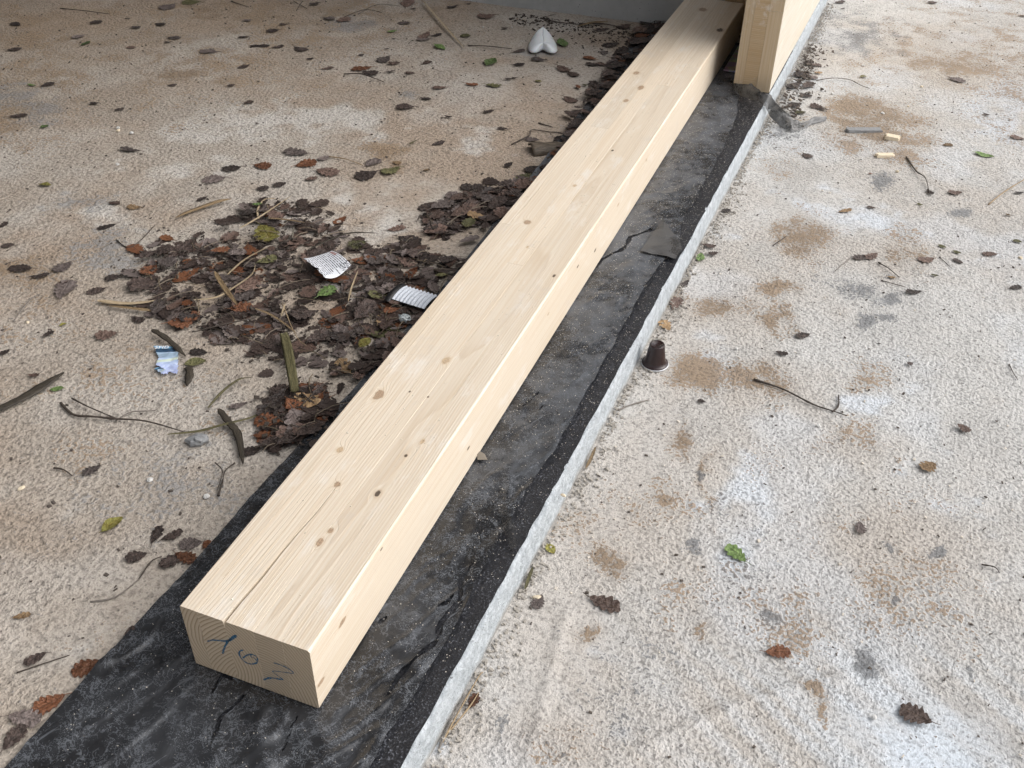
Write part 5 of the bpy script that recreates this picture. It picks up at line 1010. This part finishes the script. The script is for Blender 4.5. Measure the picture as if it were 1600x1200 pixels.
fc = bpy.data.curves.new('packet_text', 'FONT'); fc.body = 'SFID'; fc.size = .0105; fc.space_character = 1.12; fc.offset = .00025
to = bpy.data.objects.new('packet_text', fc); col.objects.link(to)
dg = bpy.context.evaluated_depsgraph_get(); tm = bpy.data.meshes.new_from_object(to.evaluated_get(dg)); bpy.data.objects.remove(to)
M_ink = plain('packet_white_print', (0.80, 0.82, 0.84), .45, .05)
tm.materials.clear(); tm.materials.append(M_ink)
to = obj('printed_lettering', tm, pk)
org = a0 + ax * (bb[0] + .0035) + ay * (bb[2] + .0100)
to.matrix_local = Matrix(((ax[0], -ay[0], 0, org[0]), (ax[1], -ay[1], 0, org[1]), (0, 0, 1, ZSLAB + .0096), (0, 0, 0, 1)))

# ------------------------------------------------------------------ ribbed pipe piece, foil ball
p0 = np.array(SPOTS['pipe0'][:2]); p1 = np.array(SPOTS['pipe1'][:2]); ax = (p1 - p0); LN = .066; yaw = rad(-6)
pipe = tag(empty('corrugated_pipe', (p0[0] + .012, p0[1] + .018, ZSLAB - .006), yaw), 'broken grey-white corrugated pipe piece half buried in leaves beside the beam', 'pipe')
M_pipe = plain('grey_white_plastic', (0.60, 0.64, 0.70), .4, .15, 120, spec=.5)
M_black = plain('black_plastic', (0.010, 0.010, 0.011), .45, .2, 90)
prof = []; nr = 9; NS = nr * 8
for i in range(NS + 1):
    s = i / NS; prof.append((.0425 + .0021 * max(-.6, math.sin(2 * math.pi * nr * s)), s * LN))
def half_tube(name, prof, mat, a0_, a1_, seg=26, bite=None):
    V = []; F = []
    for (r, x) in prof:
        for k in range(seg + 1):
            a = a0_ + (a1_ - a0_) * k / seg; V.append((x, r * math.cos(a), r * math.sin(a)))
    for i in range(len(prof) - 1):
        for k in range(seg):
            a = i * (seg + 1) + k; F.append((a, a + 1, a + seg + 2, a + seg + 1))
    return mesh_of(name, V, F, mat, smooth=True)
obj('ribbed_shell', half_tube('ribbed_shell', prof, M_pipe, rad(58), rad(124)), pipe)
o = obj('liner', half_tube('liner', [(.0398, -.0015), (.0395, .02), (.0395, .066)], M_black, rad(58), rad(124)), pipe)
pipe.scale = (1, 1, .62)
obj('collar', half_tube('collar', [(.0395, -.011), (.0452, -.0105), (.0458, -.006), (.0445, -.001), (.0405, .0)], M_black, rad(56), rad(134)), pipe)

def lump_mesh(name, seed, mat, sx, sy, sz, rough=.35, seg=10):
    r = np.random.default_rng(seed); V = [(0, 0, sz)]; F = []; K = seg // 2
    for i in range(1, K):
        th = math.pi * i / K
        for k in range(seg):
            ph = 2 * math.pi * k / seg; s = 1 + rough * (r.random() - .5)
            V.append((sx * s * math.sin(th) * math.cos(ph), sy * s * math.sin(th) * math.sin(ph), sz * s * math.cos(th)))
    V.append((0, 0, -sz)); n = len(V) - 1
    for k in range(seg): F.append((0, 1 + k, 1 + (k + 1) % seg)); F.append((n, n - seg + (k + 1) % seg, n - seg + k))
    for i in range(K - 2):
        for k in range(seg):
            a = 1 + i * seg + k; b = 1 + i * seg + (k + 1) % seg; F.append((a, a + seg, b + seg, b))
    return mesh_of(name, V, F, mat)
M_crump = plain('pale_crumpled_plastic', (0.55, 0.60, 0.60), .3, .25, 300, .002)
fx, fy, _ = SPOTS['foil']
tag(obj('crumpled_wrapper', lump_mesh('crumpled_wrapper', 3, M_crump, .010, .008, .007, .75, 14), loc=(fx, fy, ZSLAB + .012)), 'small pale crumpled plastic bit between the pipe piece and the beam', 'wrapper')

# curled bark beside the beam
bx, by, _ = SPOTS['bark']; V = []; F = []; UV = []; n = 14
for i in range(n + 1):
    for j in range(11):
        a = rad(20 + 170 * j / 10); s = i / n; r = .026 * (1 - .25 * s) * (1 + .05 * math.sin(j * 2.1 + i))
        V.append(((s - .5) * .085, r * math.cos(a), r * math.sin(a) * .72)); UV.append((j / 5 - 1, s * 4))
for i in range(n):
    for j in range(10):
        a = i * 11 + j; F.append((a, a + 1, a + 12, a + 11))
o = tag(obj('curled_bark', mesh_of('curled_bark', V, F, reed_material('bark_olive_brown', (0.07, 0.055, 0.04), (0.15, 0.12, 0.09)), True, None, UV), loc=(bx - .012, by, ZSLAB), rot=(0, 0, rad(35))), 'curled brown bark piece lying against the far half of the beam', 'bark')
md = o.modifiers.new('thickness', 'SOLIDIFY'); md.thickness = .003

# ------------------------------------------------------------------ stones, chips, brick-like bit
M_stone = plain('pale_pebble', (0.58, 0.57, 0.55), .8, .2, 200, .001)
M_grey = plain('grey_mortar', (0.24, 0.245, 0.25), .85, .3, 120, .002)
M_chip = plain('wood_chip', (0.68, 0.58, 0.43), .7, .2, 150, .001)
for i, (x, y, s) in enumerate(PEBBLES):
    r = random.uniform(.0025, .0045)
    sh = lump_mesh('pebble', 40 + i, M_stone if i % 3 else M_chip, r * random.uniform(.8, 1.6), r, r * .65, .4, 8)
    tag(obj('pebble', sh, loc=(x, y, (ZSLAB if s == 'L' else ZLOW) + r * .5), rot=(0, 0, random.uniform(0, 3))), unique(f"tiny pale pebble {where(x, y, s)}"), 'pebble', 'tiny pale pebbles and crumbs')
x, y, s = SPOTS['slab']
tag(obj('mortar_piece', board_mesh('mortar_piece', [(-.010, -.044, .044), (.0, -.048, .043), (.010, -.045, .045)], 0, .007, M_grey, ch=.002), loc=(x, y, ZLOW + .001), rot=(0, .03, rad(27))), 'grey brick-like mortar strip on the brown stain near the panel', 'mortar')
for k, (nm, sc) in enumerate((('chip', (.019, .010, .009)), ('chip2', (.026, .008, .006)))):
    x, y, s = SPOTS[nm]; V = []; F = []
    me = board_mesh('wood_chip', [(-sc[1], -sc[0], sc[0] * .7), (-sc[1] * .2, -sc[0] * .8, sc[0]), (sc[1] * .5, -sc[0], sc[0] * .8), (sc[1], -sc[0] * .6, sc[0] * 1.1)], 0, sc[2], M_chip, ch=.0015)
    tag(obj('wood_chip', me, loc=(x, y, ZLOW + .001), rot=(0, .1, rad(10 + 25 * k))), ('squat pale wood offcut on the brown stain beside the mortar strip', 'splintered pale wood chip in front of the squat offcut')[k], 'wood chip', 'wood chips near the panel')
x, y, s = SPOTS['stone']
tag(obj('mortar_lump', lump_mesh('mortar_lump', 5, M_grey, .016, .010, .008, .5, 12), loc=(x, y, ZSLAB + .006), rot=(0, 0, .5)), 'grey mortar lump at the end of the long forked twig', 'mortar')

# ------------------------------------------------------------------ fine straw mixed through the heap
V = []; F = []
for i in range(110):
    q = PILE_AREAS[random.choices((0, 1, 2), (100, 22, 14))[0]]; x, y = sample_area(q); a = random.uniform(0, 6.28); ln = random.uniform(.015, .06); w = random.uniform(.0004, .0011)
    z = ZSLAB + random.uniform(.004, .013); b0 = len(V); kx_ = random.gauss(0, .25)
    for k in range(5):
        s = k / 4; aa = a + kx_ * s; cx_, cy_ = x + math.cos(aa) * ln * s, y + math.sin(aa) * ln * s
        for sg, dz in ((-1, 0), (1, 0), (0, w)): V.append((cx_ - math.sin(aa) * w * sg, cy_ + math.cos(aa) * w * sg, z + dz + .004 * math.sin(s * 3)))
    for k in range(4):
        for j in range(3): F.append((b0 + k * 3 + j, b0 + k * 3 + (j + 1) % 3, b0 + k * 3 + 3 + (j + 1) % 3, b0 + k * 3 + 3 + j))
tag(obj('straw_bits', mesh_of('straw_bits', V, F, plain('straw', (0.15, 0.115, 0.075), .6, .6, 25))), 'fine broken straw mixed through the leaf pile', 'straw', kind='stuff')

# ------------------------------------------------------------------ sawdust, grit and crumbs (too fine to count)
def flakes(name, pts, lo, hi, mat, label, cat, aspect=(.3, .9), thick=.25):
    n = len(pts); P = np.array(pts); V = np.zeros((n, 8, 3)); s = rng.uniform(lo, hi, n); a = rng.uniform(0, 6.283, n); asp = rng.uniform(*aspect, n)
    for k, (i, j, l) in enumerate(((-1, -1, 0), (1, -1, 0), (1, 1, 0), (-1, 1, 0), (-.8, -.8, 1), (.7, -.9, 1), (.8, .7, 1), (-.9, .8, 1))):
        x = i * s * .5; y = j * s * .5 * asp
        V[:, k, 0] = P[:, 0] + x * np.cos(a) - y * np.sin(a); V[:, k, 1] = P[:, 1] + x * np.sin(a) + y * np.cos(a); V[:, k, 2] = P[:, 2] + l * s * thick + (i * .12 * s)
    fb = np.array([(4, 5, 6, 7), (0, 1, 5, 4), (1, 2, 6, 5), (2, 3, 7, 6), (3, 0, 4, 7)])
    F = (np.arange(n)[:, None, None] * 8 + fb[None]).reshape(-1, 4)
    return tag(obj(name, mesh_of(name, V.reshape(-1, 3), F, mat)), label, cat, kind='stuff')
pts = []
while len(pts) < 8500:
    y = random.uniform(-.3, 2.1); x = random.uniform(fl(y) + .02, kerb_x(y) - .006)
    if -.006 < x < .166 and y > -.01: continue
    if random.random() > .12 + .88 * max(y, 0) / 1.5: continue
    pts.append((x, y, float(film_z(np.array([x]), np.array([y]))[0]) + .0004))
flakes('sawdust_film', pts, .0004, .0014, plain('sawdust', (0.60, 0.56, 0.50), .8, .15), 'pale sawdust specks scattered over the film and membrane', 'sawdust')
bpy.data.objects['sawdust_film'].name = 'sawdust'
pts = [(random.uniform(.003, .154), (2.3 * random.random() ** .6), BH + .0004) for _ in range(650)]
flakes('sawdust', pts, .0006, .0022, plain('sawdust_light', (0.74, 0.68, 0.58), .8, .1), 'pale sawdust specks lying on top of the beam', 'sawdust')
pts = [(random.uniform(.30, 1.2), random.uniform(.1, 3.2), ZLOW + .0012) for _ in range(420)]
pts = [q for q in pts if q[0] > kerb_x(q[1]) + .01]
flakes('wood_crumbs', pts, .0015, .0050, plain('wood_crumb', (0.66, 0.60, 0.52), .8, .15), 'pale wood crumbs sprinkled over the pale floor', 'crumbs')
pts = []
for _ in range(2600):
    y = random.uniform(-.1, 3.0); x = kerb_x(y) + .004 + abs(random.gauss(0, .016)) * (1 if fbm(y * 6, 3., 2) > .45 else .35); pts.append((x, y, ZLOW + .0008 + max(0, .012 - (x - kerb_x(y))) * .4 * random.random()))
flakes('grit', pts, .0012, .0048, plain('grit_grey', (0.36, 0.33, 0.29), .9, .5, 900), 'grey grit gathered along the foot of the white slab edge', 'grit', (.5, 1), .5)
pts = []
while len(pts) < 1500:
    x, y = random.uniform(-1.9, .0), random.uniform(-.2, 2.3)
    if x < fl(y): pts.append((x, y, ZSLAB + .001))
flakes('soil_crumbs', pts, .0014, .0058, plain('dark_crumb', (0.075, 0.06, 0.05), .85, .4, 600), 'dark soil and leaf crumbs strewn over the raised slab', 'crumbs', (.25, .9), .3)
pts = []
while len(pts) < 700:
    x, y = random.uniform(.3, 1.2), random.uniform(.0, 3.2)
    if x > kerb_x(y) + .01: pts.append((x, y, ZLOW + .001))
flakes('leaf_crumbs', pts, .0012, .0052, plain('brown_crumb', (0.085, 0.068, 0.055), .85, .4, 600), 'dark leaf crumbs strewn over the pale floor', 'crumbs', (.2, .8), .3)
# crumbled litter by the pile, the back wall and the panel's foot
pts = []
for q in PILE_AREAS:
    for _ in range(1300 if q is PILE_AREAS[0] else 340):
        x, y = random.choice(q); x2, y2 = sample_area(q); s = random.random() ** .5
        pts.append((x2 + random.gauss(0, .012), y2 + random.gauss(0, .012), ZSLAB + random.uniform(.001, .012)))
for _ in range(420):
    x = random.uniform(-.5, -.02); pts.append((x, 2.31 - abs(random.gauss(0, .05)) * (1.0 + 2 * (x + .5)), ZSLAB + .001))
flakes('litter_crumbs', pts, .002, .009, plain('litter_crumb', (0.05, 0.038, 0.03), .8, .5, 500), 'crumbled leaf bits around the leaf pile and along the back wall', 'leaf litter', (.2, .9), .25)
pts = [(.335 + abs(random.gauss(0, .03)), random.uniform(1.93, 2.55), ZLOW + random.uniform(.001, .010)) for _ in range(320)]
flakes('panel_litter', pts, .002, .011, plain('panel_litter_mix', (0.10, 0.08, 0.065), .8, .6, 400), 'leaf crumbs and bark bits at the foot of the upright panel', 'leaf litter', (.2, .9), .3)
